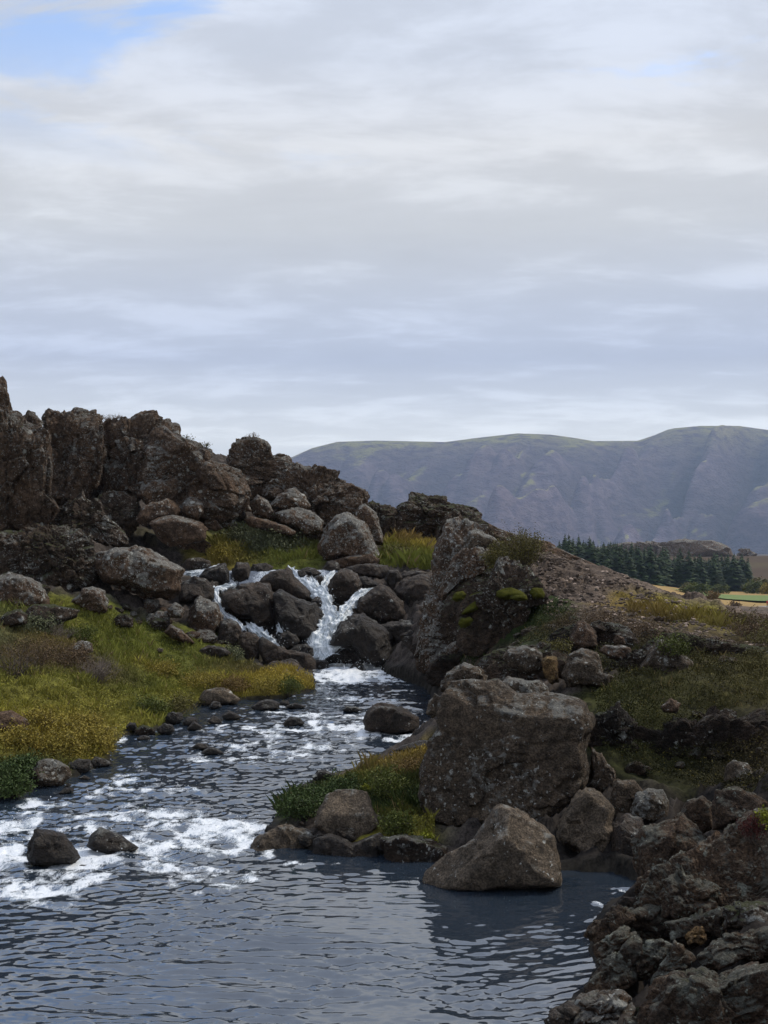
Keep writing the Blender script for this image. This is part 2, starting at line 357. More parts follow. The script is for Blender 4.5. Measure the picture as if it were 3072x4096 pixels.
    vc_ = N(t, 'ShaderNodeTexVoronoi'); vc_.inputs['Scale'].default_value = 4.0; L(t, wv.outputs[0], vc_.inputs['Vector'])
    hgt = M(t, 'ADD', M(t, 'MULTIPLY', n2, 0.17 * fine), M(t, 'MULTIPLY', n3, 0.045 * fine))
    hgt = M(t, 'ADD', hgt, M(t, 'ADD', M(t, 'MULTIPLY', n4, 0.22 * fine), M(t, 'MULTIPLY', vc_.outputs['Distance'], 0.07 * fine)))
    bp = N(t, 'ShaderNodeBump'); bp.inputs['Strength'].default_value = 1.0 * bump; bp.inputs['Distance'].default_value = 1.0; L(t, hgt, bp.inputs['Height'])
    L(t, bp.outputs[0], b.inputs['Normal'])
    return m
MATS = {
    'crag': rock_mat('crag_basalt', (0.150, 0.109, 0.082), (0.082, 0.062, 0.049), 0.66, 0.28, bump=1.2, fine=1.6),
    'brown': rock_mat('brown_basalt', (0.124, 0.087, 0.064), (0.070, 0.051, 0.040), 0.34, 0.05),
    'lichen': rock_mat('lichen_basalt', (0.118, 0.082, 0.060), (0.066, 0.049, 0.038), 0.85, 0.10),
    'wet': rock_mat('wet_basalt', (0.030, 0.024, 0.020), (0.014, 0.012, 0.011), 0.06, 0.0, rough=0.50, spec=0.4, glaze=1),
    'damp': rock_mat('damp_basalt', (0.052, 0.039, 0.031), (0.024, 0.020, 0.017), 0.12, 0.0, rough=0.58, spec=0.35, glaze=1),
    'grey': rock_mat('grey_basalt', (0.108, 0.093, 0.078), (0.074, 0.064, 0.054), 0.22, 0.0, fine=0.45),
    'greyl': rock_mat('grey_lichen_basalt', (0.105, 0.086, 0.069), (0.066, 0.055, 0.045), 0.60, 0.14),
    'mossy': rock_mat('mossy_basalt', (0.075, 0.057, 0.045), (0.042, 0.034, 0.028), 0.50, 0.62, fine=1.5),
    'near': rock_mat('dark_brown_lichen_basalt', (0.098, 0.069, 0.050), (0.050, 0.038, 0.030), 0.66, 0.20, fine=1.5, lich_col=(0.27, 0.28, 0.23), moss_col=(0.05, 0.05, 0.012)),
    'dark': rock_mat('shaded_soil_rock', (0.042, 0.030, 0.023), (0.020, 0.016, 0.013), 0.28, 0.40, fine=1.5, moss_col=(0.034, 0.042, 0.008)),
    'orange': rock_mat('ochre_basalt', (0.19, 0.125, 0.06), (0.11, 0.08, 0.045), 0.45, 0.0, lich_col=(0.30, 0.20, 0.08)),
}
def moss_material():
    m, t, b = new_mat('moss'); tc = N(t, 'ShaderNodeTexCoord'); n = NOISE(t, tc.outputs['Object'], 4, 6, 0.6); n2 = NOISE(t, tc.outputs['Object'], 60, 3, 0.6)
    L(t, MIX(t, M(t, 'ADD', M(t, 'MULTIPLY', n, 0.8), M(t, 'MULTIPLY', n2, 0.3)), (0.020, 0.026, 0.005), (0.100, 0.096, 0.014)), b.inputs['Base Color'])
    b.inputs['Roughness'].default_value = 1.0; b.inputs['Specular IOR Level'].default_value = 0.1
    bp = N(t, 'ShaderNodeBump'); bp.inputs['Strength'].default_value = 1.0; bp.inputs['Distance'].default_value = 0.03; L(t, n2, bp.inputs['Height']); L(t, bp.outputs[0], b.inputs['Normal'])
    return m
MATS['moss'] = moss_material()
def terrain_material():
    m, t, b = new_mat('bank_soil'); at_ = N(t, 'ShaderNodeAttribute', attribute_name='col'); g = N(t, 'ShaderNodeNewGeometry')
    n = NOISE(t, g.outputs['Position'], 3.0, 8, 0.65); n2 = NOISE(t, g.outputs['Position'], 22.0, 4, 0.65)
    f = M(t, 'ADD', M(t, 'MULTIPLY', SS(t, n, 0.3, 0.7), 1.1), M(t, 'MULTIPLY', SS(t, n2, 0.3, 0.7), 0.9)); cb = N(t, 'ShaderNodeCombineColor'); [L(t, f, cb.inputs[i]) for i in range(3)]
    L(t, MIX(t, 1.0, at_.outputs['Color'], cb.outputs[0], 'MULTIPLY'), b.inputs['Base Color']); b.inputs['Roughness'].default_value = 0.95; b.inputs['Specular IOR Level'].default_value = 0.15
    bp = N(t, 'ShaderNodeBump'); bp.inputs['Strength'].default_value = 1.0; L(t, M(t, 'ADD', M(t, 'MULTIPLY', n, 0.30), M(t, 'MULTIPLY', n2, 0.12)), bp.inputs['Height']); L(t, bp.outputs[0], b.inputs['Normal'])
    return m
def leaf_material(name, c, var=0.5, trans=0.25):
    m, t, b = new_mat(name); at_ = N(t, 'ShaderNodeAttribute', attribute_name='tint'); g = N(t, 'ShaderNodeNewGeometry'); n = NOISE(t, g.outputs['Position'], 2.5, 4, 0.6)
    f = M(t, 'ADD', M(t, 'MULTIPLY', at_.outputs['Fac'], var * 1.2), M(t, 'ADD', M(t, 'MULTIPLY', n, 0.6), 0.7 - var * 0.6))
    cb = N(t, 'ShaderNodeCombineColor'); [L(t, f, cb.inputs[i]) for i in range(3)]
    L(t, MIX(t, 1.0, c, cb.outputs[0], 'MULTIPLY'), b.inputs['Base Color']); b.inputs['Roughness'].default_value = 0.7; b.inputs['Specular IOR Level'].default_value = 0.2
    return m
def vcol_material(name, rough=0.8):
    m, t, b = new_mat(name); at_ = N(t, 'ShaderNodeAttribute', attribute_name='col'); L(t, at_.outputs['Color'], b.inputs['Base Color'])
    b.inputs['Roughness'].default_value = rough; b.inputs['Specular IOR Level'].default_value = 0.15; return m
def flat_material(name, c, rough=0.8):
    m, t, b = new_mat(name); g = N(t, 'ShaderNodeNewGeometry'); n = NOISE(t, g.outputs['Position'], 6.0, 5, 0.6)
    L(t, MIX(t, n, tuple(q * 0.6 for q in c), tuple(q * 1.4 for q in c)), b.inputs['Base Color']); b.inputs['Roughness'].default_value = rough; return m

# ------------------------------------------------------------------ the ground round the river
xs = np.concatenate([np.linspace(-34, -15, 30)[:-1], np.arange(-15, -2.5, 0.14), np.arange(-2.5, 10, 0.085), np.arange(10, 14, 0.14), np.linspace(14, 34, 30)])
ys = np.concatenate([np.linspace(-14, 9, 24)[:-1], np.arange(9, 46, 0.095), np.arange(46, 72, 0.2), np.linspace(72, 110, 40)])
GX, GY = np.meshgrid(xs, ys); gx, gy = GX.ravel(), GY.ravel()
gz = ground_z(gx, gy)
edge = np.maximum(smooth(np.abs(gx), 28, 34), smooth(gy, 88, 108)); gz = gz * (1 - edge) + (-12.5) * edge
GREEN, YGREEN, YEL, ORA, BRN, DRK, GGR, SOIL, ROCKC = (0.128, 0.138, 0.024), (0.195, 0.174, 0.030), (0.270, 0.205, 0.034), (0.180, 0.118, 0.038), (0.105, 0.072, 0.040), (0.030, 0.046, 0.012), (0.105, 0.118, 0.055), (0.075, 0.052, 0.037), (0.055, 0.045, 0.038)
def blobs(lst):
    P, C, S = [], [], []
    for px, py, c, s in lst:
        d = hit(px, py); r = ray(px, py); P.append((r[0] * d, d)); C.append(c); S.append(s)
    return np.array(P), np.array(C), np.array(S)
BL = blobs([(-250, 3050, YGREEN, 1.0), (-450, 3050, GREEN, 1.2), (-250, 2820, YGREEN, 1.2), (-450, 2800, GREEN, 1.4), (-250, 2600, BRN, 1.3), (-450, 2560, GREEN, 1.6), (350, 2540, GREEN, .9), (250, 2500, GREEN, .9), (600, 2590, GREEN, .9), (100, 2650, BRN, .7), (300, 2650, BRN, .8), (180, 2570, ORA, .7), (420, 2690, BRN, .6), (60, 2720, GREEN, .8), (250, 2720, GREEN, .7),
            (100, 2800, YGREEN, .9), (300, 2800, YGREEN, .9), (550, 2750, GREEN, 1.0), (450, 2850, YGREEN, .9), (250, 2930, YEL, .7), (150, 2960, YEL, .6), (350, 2990, YGREEN, .7), (60, 2990, YEL, .5), (430, 2960, YGREEN, .6),
            (30, 3100, DRK, .7), (100, 3060, DRK, .5), (200, 3010, ORA, .4), (700, 2700, GREEN, .9), (620, 2670, YEL, .5), (800, 2730, YGREEN, .7), (900, 2760, YGREEN, .6), (1000, 2760, YEL, .6), (1100, 2775, YGREEN, .6), (1130, 2720, YEL, .7),
            (900, 2680, BRN, .7), (730, 2800, YGREEN, .6), (650, 2850, GREEN, .7), (750, 2600, GREEN, .8), (850, 2640, GREEN, .8), (0, 2540, GGR, .7), (160, 2500, GGR, .5), (420, 2480, GREEN, .8), (300, 2470, YGREEN, .6),
            (900, 2225, YEL, .9), (880, 2170, YGREEN, .9), (980, 2180, GGR, 1.4), (1100, 2170, GGR, 1.2), (1150, 2220, GREEN, 1.3), (1050, 2240, GREEN, 1.2), (930, 2245, ORA, .7), (1230, 2160, YGREEN, .9),
            (1600, 2230, GREEN, .9), (1680, 2210, YEL, .9), (1720, 2250, GREEN, .8), (1650, 2180, ORA, .9),
            (1200, 3220, DRK, .5), (1350, 3150, DRK, .5), (1480, 3120, GREEN, .5), (1600, 3060, ORA, .6), (1680, 3020, YEL, .4), (1600, 3180, DRK, .6), (1560, 3330, YGREEN, .4),
            (2700, 2450, YEL, .8), (2800, 2460, YGREEN, .9), (2600, 2440, ORA, .8), (2150, 2430, DRK, .6), (2050, 2480, DRK, .6), (2450, 2520, (0.07, 0.048, 0.028), 1.0), (2700, 2540, (0.07, 0.05, 0.028), 1.), (2300, 2560, (0.05, 0.038, 0.02), .7), (2850, 2600, (0.06, 0.048, 0.022), .8), (3000, 2560, BRN, 1.2), (2550, 3000, (0.036, 0.038, 0.012), .6), (2800, 3020, (0.032, 0.032, 0.011), .7), (3010, 3040, (0.040, 0.028, 0.014), .6), (2450, 2850, (0.060, 0.062, 0.016), .6), (2700, 2860, (0.058, 0.056, 0.016), .6), (2900, 2510, YGREEN, .8),
            (2700, 2720, (0.055, 0.052, 0.018), .7), (2900, 2700, (0.085, 0.074, 0.024), .8), (3040, 2680, (0.085, 0.074, 0.024), .8), (2600, 2640, (0.055, 0.052, 0.018), .7), (1850, 2330, YGREEN, .4),
            (2080, 2600, DRK, .5), (2250, 2600, DRK, .5)])
def veg_colour(x, y):
    P, C, S = BL; w = np.exp(-((x[:, None] - P[None, :, 0]) ** 2 + (y[:, None] - P[None, :, 1]) ** 2 * 0.5) / (2 * S[None, :] ** 2))
    tot = w.sum(1); return (w @ C) / (tot[:, None] + 1e-9), tot
vc, vt = veg_colour(gx, gy)
sd_ = river_sd(gx, gy)
nzb = fb2(gx * 0.7, gy * 0.7, 77, 4)
right = smooth(gx, 1.0, 3.0) * smooth(gy, 26.5, 30)
lowr = (smooth(gx, 1.0, 3.0) * (1 - smooth(gy, 25, 27)))[:, None]
soil = (np.array(ROCKC)[None] * (1 - 0.55 * lowr)) * (1 - right[:, None]) + np.array((0.118, 0.088, 0.067))[None] * right[:, None] * (0.85 + 0.5 * nzb[:, None])
cov = smooth(vt + 0.35 * nzb, 0.12, 0.55)
tcol = soil * (1 - cov[:, None]) + vc * 0.62 * cov[:, None]
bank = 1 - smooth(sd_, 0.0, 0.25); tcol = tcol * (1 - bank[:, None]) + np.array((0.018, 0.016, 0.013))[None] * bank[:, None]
sel = (np.abs(gx) < 14) & (gy > 9) & (gy < 72); rk = np.zeros(len(gx)); P3 = np.stack([gx[sel], gy[sel], 0 * gx[sel]], 1)
wq = 0.25 * fb2(P3[:, 0] * 1.3, P3[:, 1] * 1.3, 95, 3); P3[:, 0] += wq; P3[:, 1] -= wq
for cs, am, sd0 in ((0.75, 0.30, 3), (0.33, 0.15, 5), (0.17, 0.07, 8)):
    rk[sel] += am * facets_of(P3 / cs + 40, sd0, False, 0.8, 0.6, 0.08)
rk *= (1 - 0.85 * cov) * smooth(sd_, 0.05, 0.5) * (1 - 0.88 * right * (1 - smooth(fb2(gx * .5, gy * .5, 97, 3), 0.0, 0.4)))
rk = np.clip(rk, -0.30, 0.20) * (1 - 0.6 * smooth(gx, -3, -2) * (1 - smooth(gx, 0.8, 1.6)) * (1 - smooth(gy, 28, 30))); gz = gz + rk * (1 - edge)
tcol = tcol * (1 + 1.2 * np.clip(rk, -0.25, 0.25))[:, None]
F = grid_faces(len(ys), len(xs))
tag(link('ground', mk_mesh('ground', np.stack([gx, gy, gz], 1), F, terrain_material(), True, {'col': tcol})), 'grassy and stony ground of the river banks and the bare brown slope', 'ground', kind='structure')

# far plain
def plain_z(x, y): return np.interp(y, [60, 150, 270, 380, 575, 650, 900, 1300, 4000, 30000], [-14, -11, -8.2, -10.5, -14.3, -12, 0.5, -2, -12, -12]) + 8.0 * smooth(y, 250, 420) * (1 - smooth(x / np.maximum(y, 1), 0.13, 0.29)) * (1 - smooth(y, 620, 900))
py_ = np.concatenate([[-3000, -800, -200, -40], np.arange(60, 900, 12), np.geomspace(920, 14000, 60)])
px_ = np.concatenate([-np.geomspace(9000, 260, 14), np.arange(-240, 420, 12), np.geomspace(440, 9000, 16)])
QX, QY = np.meshgrid(px_, py_); qx, qy = QX.ravel(), QY.ravel()
qz = plain_z(qx, qy) + 0.5 * fb2(qx / 40, qy / 40, 3, 4) * smooth(qy, 100, 200)
qz = np.where((np.abs(qx) < 40) & (qy < 115), -16, qz)
straw, olive, brown = np.array((0.33, 0.22, 0.085)), np.array((0.085, 0.075, 0.03)), np.array((0.095, 0.062, 0.036))
t1 = smooth(qy, 560, 640)[:, None]; nn = fb2(qx / 60, qy / 90, 8, 5)[:, None]
pc = straw * (1 - t1) + (brown * (0.75 + 0.25 * nn) + 0 * olive) * t1
pc = pc * (1 - smooth(nn, 0.1, 0.4) * 0.5 * t1) + olive * smooth(nn, 0.1, 0.4) * 0.5 * t1
def plain_material():
    m, t, b = new_mat('plain_heath'); a_ = N(t, 'ShaderNodeAttribute', attribute_name='col'); g = N(t, 'ShaderNodeNewGeometry'); n = NOISE(t, g.outputs['Position'], 0.12, 8, 0.7)
    f = M(t, 'ADD', n, 0.5); cb = N(t, 'ShaderNodeCombineColor'); [L(t, f, cb.inputs[i]) for i in range(3)]
    L(t, MIX(t, 1.0, a_.outputs['Color'], cb.outputs[0], 'MULTIPLY'), b.inputs['Base Color']); b.inputs['Roughness'].default_value = 0.95; b.inputs['Specular IOR Level'].default_value = 0.1; return m
tag(link('plain', mk_mesh('plain', np.stack([qx, qy, qz], 1), grid_faces(len(py_), len(px_)), plain_material(), True, {'col': pc})), 'heath and straw coloured plain reaching to the mountain', 'plain', kind='structure')

# ------------------------------------------------------------------ river surface
FOAM = [  # photo px centre, radii px, strength: where the current breaks white
    (1400, 2690, 175, 34, 1.2), (1330, 2630, 110, 50, 1.2), (1500, 2680, 110, 30, 1.0), (1620, 2710, 90, 16, .7), (1300, 2700, 60, 20, .8),
    (1350, 2920, 360, 26, .60), (1130, 2900, 160, 20, .55), (1600, 2945, 120, 18, .65), (1300, 3000, 140, 18, .45), (1500, 2860, 200, 40, .25), (900, 2910, 160, 22, .4), (1100, 2980, 500, 90, .22),
    (480, 2925, 40, 36, 1.0), (470, 3120, 60, 12, .6), (560, 3165, 160, 18, .75), (200, 3200, 130, 20, .5), (60, 3290, 90, 40, .85), (420, 3260, 90, 20, .55), (510, 3285, 70, 28, .9), (700, 3262, 120, 20, .75),
    (850, 3330, 130, 34, .75), (980, 3330, 80, 40, .85), (800, 3420, 160, 40, .75), (450, 3425, 170, 40, 1.1), (60, 3400, 80, 55, 1.1), (180, 3540, 220, 30, .65), (650, 3480, 250, 50, .6), (850, 3510, 200, 40, .45),
    (330, 3330, 60, 30, .6), (1000, 3430, 60, 25, .6), (2415, 3615, 36, 9, .6), (1250, 3465, 120, 10, .35), (2545, 3535, 25, 10, .6), (600, 3200, 500, 120, .12), (500, 3600, 500, 60, .12), (100, 3600, 200, 30, .3)]
FOAM = [(a, b, ra * 1.12, rb * 1.2, st_) for a, b, ra, rb, st_ in FOAM] + [(1420, 2720, 230, 26, .9), (1400, 2660, 170, 48, 1.5), (1360, 2640, 90, 40, 1.6), (250, 3330, 260, 60, .34), (700, 3340, 300, 70, .36), (300, 3480, 320, 40, .4), (1000, 3040, 420, 40, .3), (1450, 2790, 200, 30, .35), (1250, 2860, 260, 16, .4)]
fb_c = []
for a, b, ra, rb, s in FOAM:
    q = on_water(a, b); q1 = on_water(a + ra, b); q2 = on_water(a, b - rb); q3 = on_water(a, b + rb)
    fb_c.append((q[0], q[1], abs(q1[0] - q[0]), 0.5 * abs(q2[1] - q3[1]), s))
def foam_field(x, y):
    f = np.zeros(x.shape); t = np.zeros(x.shape)
    wx = x + 0.65 * fb2(x * 0.9, y * 0.9, 31, 4); wy = y + 1.15 * fb2(x * 0.8, y * 0.8, 33, 4)
    for cx, cy, rx, ry, s in fb_c:
        g = s * np.exp(-(((wx - cx) / rx) ** 2 + ((wy - cy) / ry) ** 2) * 1.1); f = np.maximum(f, g)
    return f
wy_ = [3.0]
while wy_[-1] < 49.5: wy_.append(wy_[-1] + max(0.032, 0.030 * wy_[-1] / 13.0))
wy_ = np.array(wy_); wx_ = np.arange(-10.5, 6.0, 0.036)
WX, WY = np.meshgrid(wx_, wy_)
keep = (np.abs(WX) < 0.3072 * WY * 1.12 + 0.8)
nC = len(wx_); idx = np.full(WX.size, -1); fx, fy = WX.ravel(), WY.ravel()
rough_sd = np.full(fx.shape, 9.0); kk = keep.ravel(); rough_sd[kk] = river_sd(fx[kk], fy[kk])
keepv = kk & (rough_sd < 0.6)
idx[keepv] = np.arange(keepv.sum()); FW = grid_faces(len(wy_), nC); FW = idx[FW]; FW = FW[(FW >= 0).all(1)]
x, y = fx[keepv], fy[keepv]
foam = foam_field(x, y)
turb = np.clip(smooth(y, 19.0, 22.5) * 0.55 + foam * 0.9, 0, 1.3)
calm = 1 - smooth(y, 17.5, 21.5)
ang = 0.10 * fb2(x * 0.2, y * 0.2, 3, 2)
u_, v_ = x + ang * y, y - 0.25 * x * smooth(x, 0.5, 3)
gust = 0.30 + 1.15 * smooth(fb2(x * .45, y * .4, 45, 4), -.35, .4)
rip = 1.15 * gust * (0.014 * fb2(u_ * 1.3 + .3 * y, v_ * 3.2, 41, 3) + 0.022 * fb2(u_ * 3.6 - .8 * y, v_ * 8.0 + .9 * x, 43, 3) + 0.013 * fb2(u_ * 7 + 2 * y, v_ * 14, 47, 2)) * (0.35 + 0.65 * calm)
chop = 0.045 * fb2(x * 1.7, y * 2.6, 51, 4) + 0.045 * (ridged2(x * 2.6, y * 3.4, 53, 4) - 0.6) + 0.022 * fb2(x * 7, y * 8, 57, 3)
wild = 0.20 * (ridged2(x * 1.1 + 0.3 * y, y * 1.2, 61, 5) - 0.55) + 0.04 * fb2(x * 4, y * 4, 67, 4)
fcl = np.clip(foam, 0, 1)
z = zw(y) + rip + chop * np.clip(turb + 0.20, 0, 1) * 0.85 + wild * fcl
br = ridged2(x * 2.0 + 0.4 * y, y * 1.5, 71, 5); br2 = fb2(x * 7, y * 5, 73, 4)
fo = np.clip(foam * 1.15 + (br - 0.62) * 2.0 + br2 * 0.55 - 0.14, 0, 1.2) * smooth(foam, 0.03, 0.25)
crest = smooth(chop, 0.012, 0.05) * smooth(y, 20, 24) * (0.30 + 0.5 * smooth(fb2(x * .35, y * .22, 91, 3), -.2, .5))
fo = np.maximum(fo, crest * (0.5 + 0.5 * br2))
def water_material():
    m, t, b = new_mat('river_water'); a_ = N(t, 'ShaderNodeAttribute', attribute_name='foam'); g = N(t, 'ShaderNodeNewGeometry')
    mp_ = N(t, 'ShaderNodeMapping'); L(t, g.outputs['Position'], mp_.inputs[0]); mp_.inputs['Scale'].default_value = (1.0, 0.40, 1.0); mp_.inputs['Rotation'].default_value = (0, 0, -0.35)
    n = NOISE(t, mp_.outputs[0], 7.0, 8, 0.75, 1.0); n2 = NOISE(t, mp_.outputs[0], 45.0, 3, 0.6)
    fil = M(t, 'SUBTRACT', 1.0, M(t, 'MULTIPLY', M(t, 'ABSOLUTE', M(t, 'SUBTRACT', n, 0.5)), 9.0), clamp=True); nb = NOISE(t, mp_.outputs[0], 2.2, 6, 0.7, 0.6)
    vv = M(t, 'ADD', M(t, 'ADD', a_.outputs['Fac'], M(t, 'MULTIPLY', M(t, 'SUBTRACT', fil, 0.4), 0.42)), M(t, 'ADD', M(t, 'MULTIPLY', M(t, 'SUBTRACT', nb, 0.5), 1.5), M(t, 'MULTIPLY', M(t, 'SUBTRACT', n2, 0.5), 0.7)))
    f = SS(t, vv, 0.18, 1.0)
    f = M(t, 'MULTIPLY', f, SS(t, a_.outputs['Fac'], 0.02, 0.15))
    aer = SS(t, a_.outputs['Fac'], 0.2, 1.1)
    deep = MIX(t, aer, (0.020, 0.030, 0.044), (0.19, 0.26, 0.29))
    L(t, MIX(t, f, deep, MIX(t, SS(t, n2, 0.3, 0.7), (0.60, 0.64, 0.67), (0.84, 0.86, 0.88))), b.inputs['Base Color'])
    rr = N(t, 'ShaderNodeMapRange'); L(t, f, rr.inputs[0]); rr.inputs[3].default_value = 0.04; rr.inputs[4].default_value = 0.6; L(t, rr.outputs[0], b.inputs['Roughness'])
    b.inputs['IOR'].default_value = 2.5
    bp = N(t, 'ShaderNodeBump'); bp.inputs['Strength'].default_value = 1.0; L(t, M(t, 'ADD', M(t, 'MULTIPLY', n, 0.026), M(t, 'ADD', M(t, 'MULTIPLY', n2, 0.004), M(t, 'MULTIPLY', f, 0.02))), bp.inputs['Height']); L(t, bp.outputs[0], b.inputs['Normal'])
    return m
WATER = water_material()
tag(link('river', mk_mesh('river', np.stack([x, y, z], 1), FW, WATER, True, {'foam': fo})), 'dark river with white rapids flowing out into a rippled pool', 'river', kind='structure')
# river above the falls
ux, uy = np.meshgrid(np.arange(-11.6, -1.4, 0.08), np.arange(49.4, 53.8, 0.08)); a, b = ux.ravel(), uy.ravel()
uf = np.clip(0.05 + 0.9 * fb2(a * 1.5, b * 1.5, 81, 4) + 0.3 * (1 - smooth(a, -9, -6)), 0, 0.8)
tag(link('upper_river', mk_mesh('upper_river', np.stack([a, b, 4.16 + 0.07 * fb2(a * 2, b * 2.5, 83, 4) - 1.6 * (1 - smooth(b + 0.5 * fb2(a, b * .3, 87, 2), 49.6, 50.6))], 1), grid_faces(*ux.shape), WATER, True, {'foam': uf})), 'thin strip of river arriving at the top of the falls', 'river', kind='structure')

# ------------------------------------------------------------------ rocks
def outline_R(P2, n=720):
    th = np.linspace(-np.pi, np.pi, n, endpoint=False); R = np.zeros(n); dx, dy = np.cos(th), np.sin(th)
    m = len(P2)
    for i in range(m):
        a = P2[i]; e = P2[(i + 1) % m] - a; den = dx * e[1] - dy * e[0]
        with np.errstate(divide='ignore', invalid='ignore'):
            tt = (a[0] * e[1] - a[1] * e[0]) / den; s = (a[0] * dy - a[1] * dx) / den
        ok = (np.abs(den) > 1e-12) & (tt > 0) & (s >= -1e-6) & (s <= 1 + 1e-6); R = np.where(ok, np.maximum(R, tt), R)
    R[R <= 0] = R[R > 0].mean() if (R > 0).any() else 1.0
    k = np.array([1, 2, 1]) / 4.0; return np.convolve(np.concatenate([R[-1:], R, R[:1]]), k, 'valid')
def centroid(P):
    x, y = P[:, 0], P[:, 1]; x2, y2 = np.roll(x, -1), np.roll(y, -1); c = x * y2 - x2 * y; A = c.sum() / 2
    return np.array([((x + x2) * c).sum(), ((y + y2) * c).sum()]) / (6 * A), abs(A)
def make_rock(name, pxo, d, seed, level=5, mat='brown', k=0.35, dr=0.85, facets=15, p=90, amp=0.035, fine=0.04, planes=(), chip=1.0, blocks=0.0, cell=(0.9, 0.9, 1.4), smoothf=True, sink=0.0):
    rng = np.random.default_rng(seed)
    c, A = centroid(pxo)
    if d is None:
        i = np.argmax(pxo[:, 1]); bx = c[0]; by = pxo[:, 1].max() - 2
        d0 = hit(bx, by); d = d0 + 0.42 * math.sqrt(A / math.pi) * d0 / FPX * dr
    C = at(c[0], c[1], d); w = C - np.array([0, 0, CAMZ]); dist = np.linalg.norm(w); w /= dist
    u = np.cross(w, [0, 0, 1.0]); u /= np.linalg.norm(u); v = np.cross(u, w)
    P2 = (pxo - c) * np.array([1, -1]) * (d / FPX); Rm = math.sqrt(A / math.pi) * d / FPX
    if sink: P2[:, 1] = np.where(P2[:, 1] < -0.5 * Rm, P2[:, 1] - sink * Rm, P2[:, 1])
    R = outline_R(P2); D = dr * Rm
    V, Fc = geo(int(min(60, max(10, 2 * round(0.5 * math.sqrt(3.0 * A / 16.0 / 20.0)) + (4 if blocks else 0))))); a, b, cc = V[:, 0], V[:, 1], V[:, 2]
    s = np.hypot(a, b); th = np.arctan2(b, a); Rt = np.interp(th, np.linspace(-np.pi, np.pi, 721), np.append(R, R[0]))
    terms = [(s + k * np.abs(cc)) / Rt]
    for f in range(facets):
        fr = -1 if rng.random() < 0.7 else 1
        nc = fr * rng.uniform(0.35, 0.97); ph = rng.uniform(-np.pi, np.pi)
        if rng.random() < 0.35: ph = rng.uniform(0.25, 0.75) * np.pi
        q = math.sqrt(1 - nc * nc); na, nb = q * math.cos(ph), q * math.sin(ph)
        S = (P2 @ np.array([na, nb])).max(); di = S * rng.uniform(0.82, 1.0) + abs(nc) * D * rng.uniform(0.32, 0.88)
        terms.append(np.maximum((na * a + nb * b + nc * cc) / di, 1e-3))
    for na, nb, nc, fs, fd in planes:
        S = (P2 @ np.array([na, nb])).max(); terms.append(np.maximum((na * a + nb * b + nc * cc) / (S * fs + abs(nc) * D * fd), 1e-3))
    for nc in (-1, 1): terms.append(np.maximum(nc * cc / (D * rng.uniform(0.85, 1.1)), 1e-3))
    T = np.stack(terms); mx = T.max(0); r = 1.0 / (mx * ((T / mx) ** p).sum(0) ** (1.0 / p))
    Lp = V * r[:, None]; off = rng.uniform(-90, 90, 3)
    nz = fbm(Lp / Rm * 1.5 + off, seed, 4, 0.5) * amp * Rm + fbm(Lp * 5.0 + off, seed + 5, 4, 0.62) * fine * min(1.0, Rm * 1.6)
    if blocks:
        blocks = min(blocks, 0.16 * min(cell))
        wq = np.outer(Lp[:, 0], u) + np.outer(Lp[:, 1], v) + np.outer(Lp[:, 2], w)
        warp = np.stack([fbm(wq * 0.9 + off + 9 * j, seed + 31 + j, 3) for j in range(3)], 1)
        for sc, am, ch in ((1.0, 1.0, True), (0.45, 0.55, False), (0.20, 0.26, False)):
            nz = nz + blocks * am * facets_of((wq + 0.22 * sc * warp) / (np.array(cell) * sc) + off, seed + int(sc * 100), ch, 1.7, 0.8, 0.05)
    elif chip and level >= 5:
        wp = Lp + 0.10 * Rm * fbm(Lp / Rm * 2 + off, seed + 3, 2)[:, None]
        nz = nz + chip * Rm * (0.060 * facets_of(wp / (0.62 * Rm) + off, seed + 9, False, 1.6, 0.25, 0.06) + (0.026 * facets_of(wp / (0.24 * Rm) + off, seed + 19, False, 1.6, 0.5, 0.06) if level >= 6 else 0))
    Lp = V * (r + nz)[:, None]
    WV = np.outer(Lp[:, 0], u) + np.outer(Lp[:, 1], v) + np.outer(Lp[:, 2], w)
    o = link(name, mk_mesh(name, WV, Fc, MATS[mat], smoothf), C); o['_d'] = d
    return o
SEED = [100]
def rocks(r, rows, name='boulder', cat='boulder', **kw):
    for row in rows:
        label, mat, d, level, pts_ = row[:5]; opt = dict(kw); opt.update(row[5] if len(row) > 5 else {})
        nm = opt.pop('name', name); ca = opt.pop('cat', cat); gp = opt.pop('group', None)
        SEED[0] += 7; o = make_rock(nm, reg(r, pts_), d, opt.pop('seed', SEED[0]), level, mat, **opt)
        del o['_d']; tag(o, label, ca, gp)

